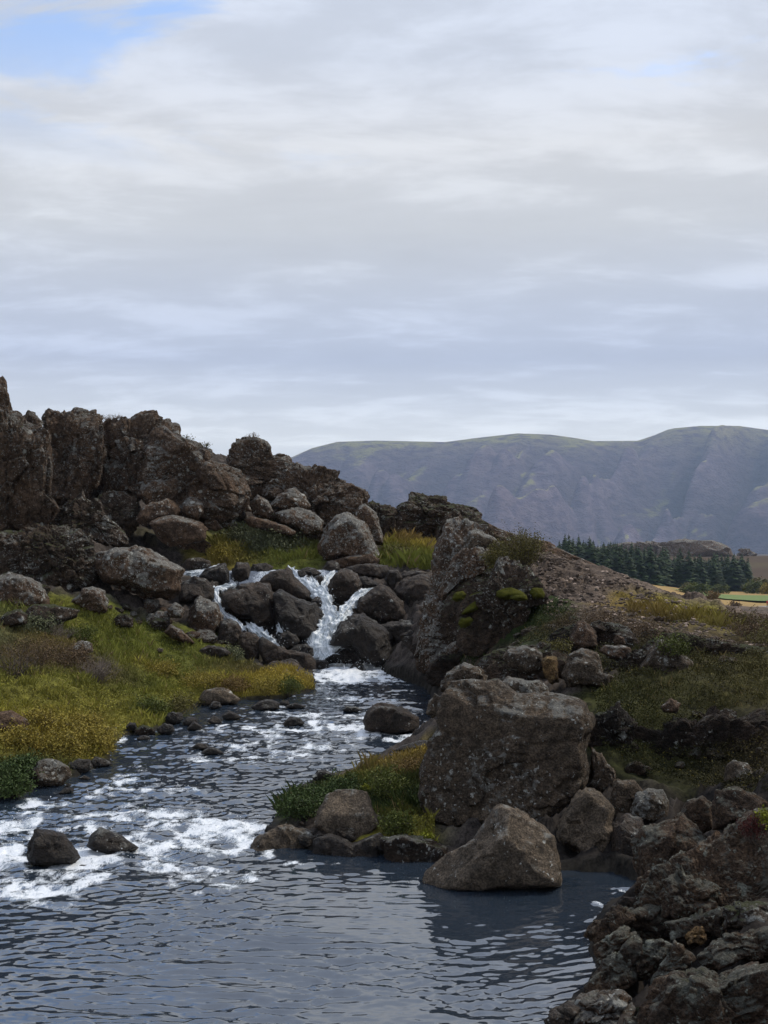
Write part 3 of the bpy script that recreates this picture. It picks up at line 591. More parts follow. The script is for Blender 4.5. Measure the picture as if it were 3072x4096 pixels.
CR = dict(name='rock_crag', cat='crag', k=0.12, dr=0.75, facets=18, p=80, amp=0.03, fine=0.03, blocks=0.20, smoothf=False)
rocks(1, [
    ('dark basalt pillar standing up against the left edge of the picture', 'crag', 49, 6, [(-60, 330), (-60, 95), (20, 108), (35, 130), (50, 220), (62, 285), (60, 400), (20, 480), (-40, 480)]),
    ('sheer brown cliff wall with a long vertical crack at the left edge', 'crag', 47, 7, [(-120, 900), (-120, 250), (0, 272), (60, 290), (125, 305), (175, 350), (250, 392), (285, 425), (295, 600), (285, 800), (320, 840), (350, 880), (260, 990), (180, 1040), (-60, 1060)], dict(cell=(1.5, 1.5, 4.0))),
    ('small dark rock knob peeping over the cliff wall beside the pillar', 'crag', 53, 6, [(100, 420), (120, 312), (170, 296), (220, 328), (258, 380), (255, 480), (150, 500)]),
    ('flat-topped basalt crag, second tower of the left cliff', 'crag', 54, 7, [(255, 340), (275, 290), (310, 275), (400, 280), (510, 295), (552, 302), (590, 340), (605, 390), (610, 560), (580, 720), (500, 850), (300, 880), (270, 600), (262, 450)], dict(cell=(1.35, 1.35, 2.8))),
    ('tall crag with a grassy shoulder and twigs, third tower of the left cliff', 'crag', 56, 7, [(590, 400), (600, 372), (640, 342), (720, 320), (800, 300), (870, 285), (935, 300), (945, 340), (1010, 350), (1078, 388), (1075, 440), (1060, 500), (960, 650), (860, 820), (720, 960), (560, 960), (540, 700)], dict(cell=(1.35, 1.35, 2.8))),
    ('massive leaning slab buttress with a mossy ledge in the middle of the cliff', 'crag', 54.5, 7, [(800, 760), (870, 560), (925, 470), (935, 410), (1000, 405), (1060, 450), (1120, 470), (1250, 500), (1282, 530), (1275, 590), (1350, 610), (1460, 660), (1490, 700), (1500, 800), (1430, 920), (1300, 970), (1100, 920), (900, 880)], dict(cell=(2.2, 2.2, 2.4), blocks=0.17, mat_='x') if False else dict(cell=(2.2, 2.2, 2.4), blocks=0.17)),
], **CR)
rocks(3, [
    ('rounded dome-shaped basalt crag with horizontal layers on top of the cliff', 'crag', 60, 7, [(-150, 420), (-135, 300), (-130, 215), (-105, 180), (-60, 160), (20, 158), (80, 170), (125, 205), (140, 250), (235, 258), (265, 300), (260, 420), (160, 560), (0, 600), (-120, 560)], dict(cell=(1.7, 1.7, 0.7))),
    ('long broken crag running down to the right end of the left cliff', 'crag', 58, 7, [(40, 620), (110, 480), (190, 370), (255, 305), (350, 338), (450, 355), (522, 358), (522, 412), (590, 420), (650, 450), (682, 472), (712, 515), (735, 640), (740, 760), (560, 790), (400, 780), (200, 700)], dict(cell=(1.4, 1.4, 1.3), blocks=0.24)),
    ('low mossy tail of broken rock where the cliff meets the far mountain', 'mossy', 62, 6, [(640, 640), (690, 540), (740, 530), (800, 550), (870, 568), (890, 600), (870, 680), (820, 760), (740, 760), (660, 720)]),
    ('pointed mossy crag with a square block on top beyond the meadow', 'mossy', 63, 7, [(800, 760), (830, 690), (880, 600), (920, 550), (965, 545), (968, 505), (1010, 498), (1100, 515), (1170, 525), (1182, 550), (1280, 565), (1400, 605), (1420, 680), (1300, 740), (1130, 780), (1000, 790), (900, 780)], dict(cell=(1.1, 1.1, 0.9))),
], **CR)
rocks(1, [
    ('dark knobbly rock mass under the cliff wall above the left bank', 'mossy', 45, 7, [(-80, 1040), (100, 1020), (230, 990), (400, 990), (530, 1030), (565, 1090), (565, 1200), (585, 1290), (560, 1370), (400, 1400), (260, 1400), (150, 1310), (-60, 1310)], dict(cell=(0.9, 0.9, 0.7), dr=0.6)),
    ('heap of broken blocks below the second tower of the cliff', 'mossy', 48.5, 6, [(300, 940), (420, 838), (520, 798), (590, 850), (620, 920), (700, 980), (770, 1060), (770, 1110), (640, 1110), (500, 1040), (340, 1020)], dict(cell=(0.8, 0.8, 0.7))),
    ('dark recess of mossy broken rock beneath the third tower', 'mossy', 53, 6, [(560, 960), (600, 800), (700, 760), (800, 800), (830, 900), (820, 1000), (760, 1080), (640, 1000)], dict(cell=(0.9, 0.9, 0.9), dr=0.5)),
], **CR)
rocks(1, [
    ('upright brown boulder leaning on the slab buttress of the cliff', 'lichen', 53, 5, [(1088, 900), (1100, 850), (1140, 808), (1182, 815), (1222, 850), (1232, 910), (1190, 945), (1120, 935)]),
    ('smooth dome of brown rock below the slab buttress', 'lichen', 53.3, 6, [(830, 800), (850, 730), (900, 698), (970, 700), (1040, 740), (1070, 790), (1060, 850), (980, 870), (880, 860)]),
    ('grey-brown rounded boulder resting on the long smooth boulder under the cliff', 'brown', 52.4, 6, [(818, 955), (850, 880), (920, 840), (1000, 822), (1060, 838), (1088, 880), (1080, 925), (960, 945), (900, 985), (860, 990)]),
    ('long smooth brown boulder at the foot of the cliff, left of the meadow', 'brown', 51.5, 6, [(900, 970), (960, 930), (1060, 922), (1150, 940), (1220, 970), (1252, 1010), (1245, 1070), (1150, 1090), (1030, 1110), (950, 1060)]),
    ('huge tilted boulder crusted with white lichen beside the left cascade', 'lichen', 45.5, 6, [(572, 1205), (600, 1150), (700, 1112), (780, 1110), (820, 1093), (870, 1108), (960, 1170), (1060, 1220), (1112, 1250), (1092, 1310), (1082, 1392), (1000, 1425), (900, 1425), (800, 1395), (690, 1355), (620, 1315), (590, 1260)], dict(facets=8)),
    ('broad lichened boulder at the left edge above the grass', 'lichen', 41.5, 6, [(-40, 1310), (0, 1290), (60, 1268), (180, 1290), (250, 1340), (292, 1420), (280, 1475), (150, 1490), (-30, 1490)]),
    ('brown block low in the rubble under the cliff, right of the upright boulder', 'lichen', 54, 5, [(1240, 880), (1280, 858), (1350, 870), (1385, 900), (1370, 940), (1300, 945), (1250, 915)]),
    ('rounded brown block in the rubble just above the meadow shrubs', 'brown', 54, 5, [(1225, 960), (1270, 920), (1310, 950), (1345, 1000), (1300, 1020), (1240, 1000)]),
    ('dark angular block in the rubble below the leaning buttress', 'lichen', 54.5, 5, [(1420, 830), (1450, 800), (1500, 840), (1520, 900), (1460, 900)]),
])
rocks(2, [
    ('long narrow slab lying across the rubble above the meadow', 'brown', 54.5, 5, [(415, 345), (450, 318), (560, 348), (660, 378), (735, 420), (710, 445), (560, 415), (440, 385)]),
    ('big brown block with white spots in the middle of the rubble slope', 'lichen', 56, 5, [(560, 270), (640, 180), (720, 150), (780, 190), (820, 260), (780, 300), (640, 290)]),
    ('reddish slab tilted down the rubble slope left of the lichened meadow boulder', 'lichen', 55.5, 5, [(600, 300), (700, 270), (820, 290), (900, 350), (890, 420), (800, 450), (700, 390), (620, 360)]),
    ('angular block wedged at the foot of the rubble slope', 'lichen', 55, 5, [(440, 250), (500, 190), (560, 230), (600, 300), (560, 340), (470, 320)]),
    ('tall spotted block right behind the lichened meadow boulder', 'lichen', 56, 5, [(1080, 330), (1100, 270), (1150, 250), (1210, 300), (1250, 420), (1260, 500), (1200, 500), (1140, 400)]),
    ('rough block on the skyline slope right of the cliff', 'mossy', 58, 5, [(880, 300), (930, 240), (1010, 200), (1080, 240), (1110, 300), (1050, 320), (940, 340)]),
    ('big dark boulder with a lichened crown standing in the meadow above the falls', 'lichen', 53.2, 6, [(858, 505), (880, 440), (920, 370), (970, 320), (1040, 303), (1100, 320), (1150, 350), (1190, 430), (1230, 520), (1252, 595), (1150, 605), (1020, 600), (900, 590), (868, 550)], dict(facets=9, blocks=0.05)),
    ('low brown slab at the foot of the meadow boulder', 'brown', 52.3, 5, [(945, 595), (1050, 560), (1180, 548), (1238, 580), (1232, 612), (1080, 642), (1000, 638)]),
    # rocks of the falls
    ('broad dark boulder with a pale lichen patch between the two cascades', 'damp', 47.6, 6, [(265, 805), (330, 765), (420, 735), (500, 715), (578, 728), (605, 800), (615, 900), (618, 960), (605, 1045), (560, 1055), (480, 1000), (440, 960), (330, 935), (288, 875)]),
    ('peaked dark boulder whose top touches the lip of the main fall', 'damp', 48.6, 6, [(495, 725), (560, 670), (630, 643), (682, 633), (730, 690), (790, 750), (832, 800), (830, 850), (740, 840), (640, 790), (570, 770)]),
    ('big black block directly left of the main fall', 'wet', 47.1, 6, [(585, 795), (640, 762), (740, 815), (840, 848), (875, 900), (885, 960), (878, 1030), (822, 1090), (740, 1090), (660, 1050), (608, 985), (595, 880)]),
    ('small wet rock splashed by the main fall', 'wet', 47.9, 5, [(818, 835), (858, 803), (897, 828), (907, 890), (892, 925), (850, 910)]),
    ('upright dark boulder dividing the main fall from the right-hand stream', 'damp', 49, 6, [(938, 705), (965, 660), (1010, 643), (1070, 648), (1112, 690), (1128, 740), (1112, 800), (1045, 845), (992, 905), (960, 915), (938, 850), (912, 765)]),
    ('pointed dark boulder on the far side of the right-hand stream', 'damp', 48, 6, [(1082, 885), (1100, 830), (1180, 770), (1240, 733), (1278, 738), (1322, 790), (1372, 850), (1394, 915), (1365, 970), (1250, 970), (1160, 940), (1092, 908)]),
    ('largest black boulder at the right foot of the falls', 'wet', 46, 6, [(928, 1105), (950, 1040), (1000, 960), (1060, 922), (1130, 917), (1190, 948), (1262, 990), (1312, 1060), (1322, 1150), (1292, 1228), (1200, 1228), (1120, 1188), (1050, 1125), (980, 1110)]),
    ('rounded black boulder right of the largest one at the foot of the falls', 'wet', 46.6, 6, [(1228, 985), (1300, 960), (1370, 946), (1440, 958), (1482, 990), (1494, 1060), (1460, 1130), (1400, 1165), (1320, 1160), (1295, 1060)]),
    ('slanting grey-black boulder against the right gorge wall above the falls', 'damp', 49, 6, [(1318, 775), (1360, 720), (1440, 678), (1520, 668), (1572, 720), (1550, 800), (1520, 880), (1450, 930), (1400, 890), (1350, 825)]),
    ('flat pale slab at the upper edge of the falls below the dry grass', 'damp', 51, 5, [(1028, 645), (1100, 613), (1200, 608), (1282, 623), (1302, 660), (1272, 705), (1200, 695), (1120, 685)]),
    ('wet slab lying in the stream right of the upright dark boulder', 'wet', 49.6, 5, [(1102, 692), (1150, 683), (1222, 723), (1234, 747), (1172, 773), (1128, 768)]),
    ('brown block behind the pointed boulder of the right-hand stream', 'damp', 50, 5, [(1265, 705), (1288, 650), (1340, 648), (1374, 690), (1355, 745), (1310, 775)]),
    ('long block under the dry grass right of the falls', 'damp', 50.5, 5, [(1345, 695), (1380, 658), (1460, 652), (1535, 668), (1525, 695), (1440, 700), (1370, 735)]),
    ('pointed black rock in the upper left cascade', 'wet', 50, 5, [(142, 690), (190, 640), (260, 618), (302, 603), (324, 650), (334, 722), (290, 745), (220, 730)]),
    ('square rock beside the pointed one above the left cascade', 'damp', 50.5, 5, [(346, 645), (372, 603), (440, 602), (458, 640), (454, 705), (400, 730), (350, 715)]),
    ('flat-topped rock at the lip between the cascades', 'damp', 50.9, 5, [(452, 645), (470, 613), (540, 602), (594, 628), (575, 665), (510, 706), (463, 715)]),
    ('flat dark rock where the river reaches the left cascade', 'damp', 52, 5, [(42, 618), (70, 580), (140, 570), (212, 593), (218, 628), (140, 660), (80, 660), (48, 645)]),
    ('smooth elongated brown boulder left of the yellow meadow plants', 'brown', 55, 5, [(-15, 525), (20, 490), (100, 473), (180, 466), (218, 490), (218, 545), (150, 568), (60, 568)]),
    ('low wet rock on the lip of the main fall', 'wet', 50.3, 5, [(756, 645), (800, 628), (850, 638), (884, 670), (830, 694), (788, 685)]),
    ('small black rock poking through the veil of the main fall', 'wet', 49.5, 5, [(738, 655), (778, 645), (804, 690), (782, 724), (744, 694)]),
    ('rounded rock on the far bank behind the main fall', 'damp', 51, 5, [(886, 645), (918, 600), (950, 588), (988, 610), (998, 642), (960, 680), (918, 685)]),
    ('tiny brown rock splitting the top of the main fall', 'damp', 49.4, 5, [(848, 692), (888, 682), (894, 722), (872, 744)]),
    ('black rock in the middle of the lower left cascade', 'wet', 46, 5, [(603, 1085), (640, 1028), (680, 1012), (732, 1043), (753, 1082), (722, 1118), (650, 1132)]),
    ('low black rock where the lower left cascade meets the pool', 'wet', 45.4, 5, [(686, 1138), (730, 1100), (790, 1093), (834, 1118), (840, 1168), (770, 1175)]),
    ('long ridge-backed boulder separating the grass from the falls', 'damp', 44.8, 6, [(502, 1065), (525, 1042), (560, 1068), (640, 1118), (740, 1143), (812, 1153), (843, 1190), (854, 1250), (842, 1282), (780, 1285), (700, 1270), (600, 1250), (530, 1210), (508, 1135)], dict(dr=0.55)),
    ('rounded brown boulder tucked under the ridge-backed one', 'damp', 44, 5, [(596, 1240), (640, 1193), (700, 1178), (748, 1208), (774, 1265), (740, 1300), (660, 1290)]),
    ('cracked dark boulder at the pool edge below the falls', 'damp', 43, 5, [(715, 1345), (740, 1288), (780, 1263), (842, 1278), (864, 1310), (855, 1370), (800, 1400), (738, 1390)]),
    ('block at the left bank between the lower cascade and the grass', 'damp', 45, 5, [(386, 1045), (430, 1013), (490, 1038), (524, 1070), (516, 1135), (504, 1190), (440, 1200), (386, 1150)]),
    ('dark cube-like block beside the lower left cascade', 'damp', 45.6, 5, [(272, 960), (330, 943), (380, 962), (404, 1020), (396, 1120), (320, 1130), (245, 1090), (262, 1005)]),
    ('lichen-splashed boulder left of the lower cascade', 'lichen', 46, 6, [(65, 1000), (90, 900), (120, 820), (150, 803), (210, 828), (262, 858), (294, 920), (285, 985), (255, 1050), (180, 1085), (95, 1060)]),
    ('rounded brown boulder between the tilted lichen boulder and the cascade', 'damp', 47.5, 5, [(18, 765), (50, 710), (110, 688), (182, 698), (232, 750), (245, 822), (222, 850), (120, 830), (60, 860), (22, 845)]),
    ('flat dark slab in the grass below the lichen-splashed boulder', 'damp', 43.5, 5, [(140, 1135), (200, 1103), (270, 1108), (332, 1138), (344, 1170), (250, 1178), (168, 1172)]),
    ('low black rock at the right end of the foaming pool', 'wet', 44.2, 5, [(1272, 1275), (1312, 1210), (1350, 1188), (1422, 1168), (1472, 1188), (1486, 1262), (1400, 1300), (1310, 1292)]),
    ('black wet boulder where the gorge wall meets the pool', 'wet', 42, 5, [(1476, 1340), (1520, 1280), (1600, 1258), (1655, 1290), (1650, 1350), (1520, 1362)]),
    ('small half-drowned rock in the foam below the falls', 'wet', 45.2, 5, [(1045, 1245), (1080, 1208), (1122, 1208), (1155, 1248), (1120, 1270), (1058, 1265)]),
    ('small veiled rock with water running over it in the pool', 'wet', 45.4, 5, [(836, 1225), (845, 1198), (880, 1190), (920, 1198), (938, 1240), (900, 1262), (850, 1258)]),
    ('grey boulder on the grassy bank at the water', 'grey', None, 5, [(142, 1430), (175, 1370), (240, 1363), (300, 1358), (342, 1390), (404, 1430), (380, 1455), (300, 1462), (180, 1468)]),
    ('small black stone in front of the grey bank boulder', 'wet', None, 5, [(202, 1475), (230, 1440), (270, 1445), (284, 1478), (240, 1490)]),
    ('wide flat black rock awash near the bend of the grassy bank', 'wet', None, 5, [(456, 1475), (520, 1435), (580, 1428), (634, 1455), (628, 1488), (560, 1498), (480, 1498)]),
    ('small black stone behind the wide flat one', 'wet', None, 5, [(626, 1448), (640, 1438), (680, 1434), (695, 1462), (650, 1474)]),
    ('thin black rock right of the wide flat one', 'wet', None, 5, [(656, 1474), (720, 1448), (796, 1472), (740, 1492)]),
    ('nearly drowned stone in midstream below the pool', 'wet', None, 5, [(1010, 1496), (1030, 1470), (1090, 1472), (1135, 1494), (1080, 1510)]),
])
rocks(5, [
    ('round lichened boulder standing in the upper grass', 'lichen', 42.5, 6, [(365, 262), (420, 200), (470, 183), (532, 208), (548, 260), (548, 315), (500, 332), (455, 312)]),
    ('long flat mossy boulder at the top of the green bank', 'mossy', 39.8, 5, [(136, 305), (180, 273), (300, 283), (404, 308), (394, 345), (300, 378), (220, 405), (146, 358)]),
    ('brown hummock of rock with moss at the left edge of the bank', 'mossy', 38.6, 5, [(0, 350), (40, 315), (100, 300), (140, 330), (135, 380), (60, 395), (0, 385)]),
    ('broken brown rock in the grass left of the big tilted boulder', 'mossy', 43, 5, [(575, 370), (600, 330), (650, 320), (680, 350), (675, 400), (620, 405)]),
    ('brown block in the rubble under the big tilted boulder', 'lichen', 44.3, 5, [(770, 350), (800, 310), (860, 310), (870, 360), (820, 390)]),
    ('slanted brown block above the cascade-side rubble', 'lichen', 44.3, 5, [(850, 300), (900, 265), (945, 300), (930, 350), (870, 345)]),
    ('flat brown rock sliding out of the rubble into the grass', 'brown', 43.5, 5, [(840, 420), (870, 375), (930, 410), (1000, 480), (940, 475), (880, 455)]),
    ('bare twig-covered rock half buried in the bank', 'lichen', None, 5, [(360, 520), (380, 475), (420, 460), (470, 480), (475, 520), (420, 540)]),
    ('small pale stone lying in the green bank', 'grey', None, 4, [(800, 510), (812, 498), (835, 505), (830, 522), (808, 522)]),
    ('reddish brown boulder at the left edge in the yellow plants', 'brown', None, 5, [(-40, 850), (0, 822), (50, 820), (110, 850), (152, 890), (148, 930), (60, 940), (-30, 925)]),
    ('weathered grey boulder on the left shore beside the rapids', 'greyl', None, 6, [(162, 1125), (190, 1080), (240, 1068), (300, 1073), (342, 1110), (364, 1152), (322, 1195), (250, 1212), (178, 1196)]),
    ('black wet rock under the yellow plants at the left shore', 'wet', None, 5, [(340, 1095), (400, 1063), (460, 1073), (474, 1110), (430, 1142), (368, 1142)]),
    ('black wedge of rock pointing into the river from the left shore', 'wet', None, 5, [(452, 1080), (490, 1053), (540, 1068), (574, 1097), (520, 1115), (466, 1110)]),
    ('small black stone just off the weathered grey boulder', 'wet', None, 4, [(398, 1166), (430, 1150), (464, 1166), (440, 1180)]),
    ('flat black stone in the foam beside the left shore', 'wet', None, 4, [(296, 1242), (330, 1213), (370, 1213), (380, 1232), (340, 1249)]),
    ('sharp little stone between the foam and the weathered grey boulder', 'wet', None, 4, [(326, 1210), (350, 1188), (366, 1200), (345, 1218)]),
    ('black rock beside the small side spout', 'wet', None, 5, [(636, 905), (660, 878), (690, 883), (704, 918), (650, 930)]),
    ('mossy black rock at the water under the bank', 'mossy', None, 5, [(686, 915), (730, 888), (782, 908), (794, 942), (720, 950), (686, 938)]),
    ('small black stone in front of the mossy rock', 'wet', None, 4, [(696, 963), (730, 943), (768, 955), (762, 976), (713, 976)]),
    ('black rock in the shallows under the overhanging grass', 'wet', None, 5, [(800, 910), (840, 883), (882, 893), (894, 928), (840, 946), (806, 934)]),
    ('large black rock in the shade of the bank', 'wet', None, 5, [(826, 855), (880, 822), (922, 832), (940, 865), (900, 890), (836, 886)]),
    ('blocky black stone, first of the pair off the bank', 'wet', None, 4, [(931, 878), (955, 850), (1000, 857), (1014, 880), (980, 898), (942, 898)]),
    ('low pointed black stone, second of the pair off the bank', 'wet', None, 4, [(950, 914), (990, 872), (1040, 906), (1000, 925)]),
    ('rounded black stone alone in the riffle', 'wet', None, 5, [(1136, 844), (1170, 820), (1205, 833), (1237, 857), (1190, 872), (1142, 867)]),
    ('small ragged stone left of the rounded one in the riffle', 'wet', None, 4, [(1056, 874), (1090, 843), (1122, 858), (1134, 882), (1090, 893)]),
    ('loaf-shaped black stone in midstream', 'wet', None, 5, [(1441, 884), (1480, 850), (1530, 857), (1560, 887), (1510, 904), (1452, 904)]),
    ('upper flat black stone of two lying in the open river', 'wet', None, 4, [(976, 1008), (1010, 983), (1050, 988), (1070, 1012), (1020, 1023)]),
    ('lower ridged black stone of two lying in the open river', 'wet', None, 4, [(1020, 1038), (1070, 1002), (1110, 1013), (1145, 1040), (1080, 1049)]),
])
rocks(8, [
    ('big rugged black rock in the white rapids near the left edge', 'wet', None, 6, [(102, 485), (108, 430), (135, 383), (180, 388), (237, 403), (272, 450), (295, 492), (270, 520), (180, 525), (128, 515)]),
    ('black fin-shaped rock slanting out of the rapids', 'wet', None, 6, [(318, 445), (335, 400), (365, 375), (412, 388), (462, 420), (515, 458), (470, 475), (400, 480)]),
    ('thin black stone just breaking the surface below the rugged rock', 'wet', None, 4, [(282, 521), (300, 514), (326, 517), (310, 524)]),
    ('dark round stone off the tip of the bushy spit', 'wet', None, 5, [(1146, 193), (1170, 168), (1200, 166), (1234, 186), (1210, 203), (1168, 207)]),
    ('brown block with a flat tilted face perched on the bushy spit', 'grey', 21.6, 6, [(1156, 372), (1175, 310), (1200, 260), (1240, 237), (1300, 239), (1352, 249), (1378, 310), (1403, 372), (1372, 404), (1290, 444), (1218, 414)], dict(facets=2, dr=0.8, k=0.2, chip=0.3, planes=((0, .62, -.78, .45, .50), (.1, -.55, -.83, .75, .75)))),
    ('low pale-topped rock at the waterline of the spit', 'grey', 21.3, 6, [(900, 480), (940, 420), (1000, 380), (1060, 373), (1150, 398), (1184, 440), (1170, 500), (1080, 520), (980, 515)], dict(facets=4, amp=0.07)),
    ('black wet ledge under the perched brown block', 'wet', 20.9, 6, [(1150, 420), (1220, 400), (1300, 430), (1400, 400), (1440, 440), (1440, 520), (1300, 530), (1160, 525)]),
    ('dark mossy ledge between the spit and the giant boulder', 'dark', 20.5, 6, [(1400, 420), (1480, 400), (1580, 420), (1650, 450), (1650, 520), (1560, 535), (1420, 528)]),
    ('dark stone at the outer edge of the bushy spit', 'wet', None, 4, [(1000, 300), (1030, 270), (1060, 280), (1050, 305), (1010, 310)]),
    ('flat dark rock at the upstream end of the bushy spit', 'wet', None, 5, [(1445, 98), (1480, 75), (1560, 55), (1600, 60), (1590, 90), (1500, 100)]),
])
rocks(6, [
    ('dark loaf-shaped boulder standing in the river beside the right bank', 'damp', None, 6, [(-55, 405), (-32, 360), (10, 333), (80, 338), (140, 363), (182, 390), (188, 432), (150, 455), (60, 463), (-44, 445)]),
    ('giant grey boulder with a lichened crown on the right bank', 'greyl', 22.2, 7, [(185, 725), (178, 640), (208, 560), (228, 470), (248, 440), (243, 370), (258, 290), (300, 248), (370, 238), (470, 248), (520, 238), (600, 288), (720, 288), (820, 298), (892, 328), (907, 420), (895, 520), (902, 600), (884, 680), (822, 765), (765, 810), (720, 870), (600, 890), (420, 850), (310, 865), (205, 820)], dict(facets=4, dr=0.75, k=0.18, p=80, blocks=0.045, cell=(1.3, 1.3, 1.1), planes=((0, .70, -.71, .70, .62), (-.62, .2, -.75, .80, .55), (.35, -.25, -.9, .9, .75), (-.1, -.5, -.86, .8, .8)))),
    ('knobbly lichened rock rising behind the giant grey boulder', 'greyl', 25, 6, [(272, 270), (300, 200), (370, 158), (432, 173), (473, 215), (480, 270), (400, 300), (290, 300)], dict(blocks=0.03, cell=(.3, .3, .3))),
    ('low mossy block on top behind the giant grey boulder', 'greyl', 24.6, 5, [(500, 270), (560, 215), (640, 232), (700, 232), (735, 262), (740, 310), (620, 315), (530, 300)]),
    ('smooth brown boulder with a ridge sloping into the pool', 'grey', 18.9, 7, [(198, 1095), (208, 1050), (260, 1000), (330, 960), (420, 908), (470, 838), (500, 778), (530, 766), (600, 778), (692, 838), (752, 888), (768, 960), (784, 1062), (775, 1092), (650, 1110), (560, 1112), (430, 1135), (300, 1122)], dict(facets=2, dr=0.7, k=0.22, amp=0.04, chip=0.35, planes=((-.55, .45, -.70, .55, .50), (.45, .35, -.82, .75, .55), (0, -.4, -.9, .8, .8)))),
    ('smooth rounded boulder leaning on the right of the giant one', 'grey', 20.4, 6, [(762, 885), (790, 800), (840, 718), (890, 686), (960, 718), (1008, 760), (1003, 850), (1018, 885), (1000, 960), (960, 1015), (900, 1015), (840, 965), (778, 940)], dict(facets=6)),
    ('dark boulder in the shade at the back of the pool', 'damp', 20, 6, [(995, 910), (1010, 850), (1060, 798), (1122, 818), (1142, 870), (1125, 930), (1150, 1085), (1060, 1075), (985, 1030)]),
    ('grey rock with a mossy cap behind the shaded pool boulder', 'greyl', 20.8, 6, [(1076, 800), (1100, 720), (1150, 690), (1212, 698), (1238, 740), (1240, 805), (1180, 840), (1105, 830)]),
    ('narrow rock squeezed between the rounded boulder and the mossy-capped one', 'greyl', 21.2, 6, [(995, 710), (1020, 650), (1090, 658), (1134, 700), (1085, 745), (1065, 810), (1005, 840)]),
    ('broken dark rock right of the giant boulder under the grassy slope', 'greyl', 22.4, 6, [(895, 700), (905, 600), (915, 520), (960, 540), (1010, 620), (1020, 680), (960, 720)], dict(blocks=0.03, cell=(.3, .3, .3))),
    ('rust-brown boulder with white spots above the near shore', 'near', 16.8, 7, [(1088, 935), (1130, 870), (1200, 828), (1290, 798), (1352, 848), (1413, 900), (1420, 985), (1405, 1060), (1330, 1095), (1200, 1095), (1120, 1080), (1092, 1005)], dict(facets=9)),
    ('dark spotted rock behind the rust-brown boulder', 'near', 17.6, 6, [(1280, 815), (1320, 740), (1380, 718), (1432, 758), (1425, 860), (1380, 880), (1310, 850)]),
    ('square mossy-topped block at the crest of the near rocks', 'near', 16.7, 6, [(1425, 770), (1440, 698), (1520, 686), (1602, 708), (1645, 740), (1645, 810), (1540, 845), (1430, 870)]),
    ('brown stone showing in the green hollow of the right slope', 'brown', 24, 5, [(1205, 345), (1250, 308), (1292, 330), (1272, 375), (1218, 370)]),
    ('pale grey slab in the dark hollow at the right edge', 'greyl', 21.5, 5, [(1475, 670), (1478, 600), (1515, 570), (1570, 580), (1605, 630), (1590, 685)]),
    ('small dark rock at the left foot of the giant boulder crown', 'greyl', 24.5, 5, [(215, 375), (228, 318), (256, 298), (264, 370), (246, 395)]),
])
NR = dict(facets=12, p=80, amp=0.035, fine=0.045, blocks=0.055, cell=(.55, .55, .4))
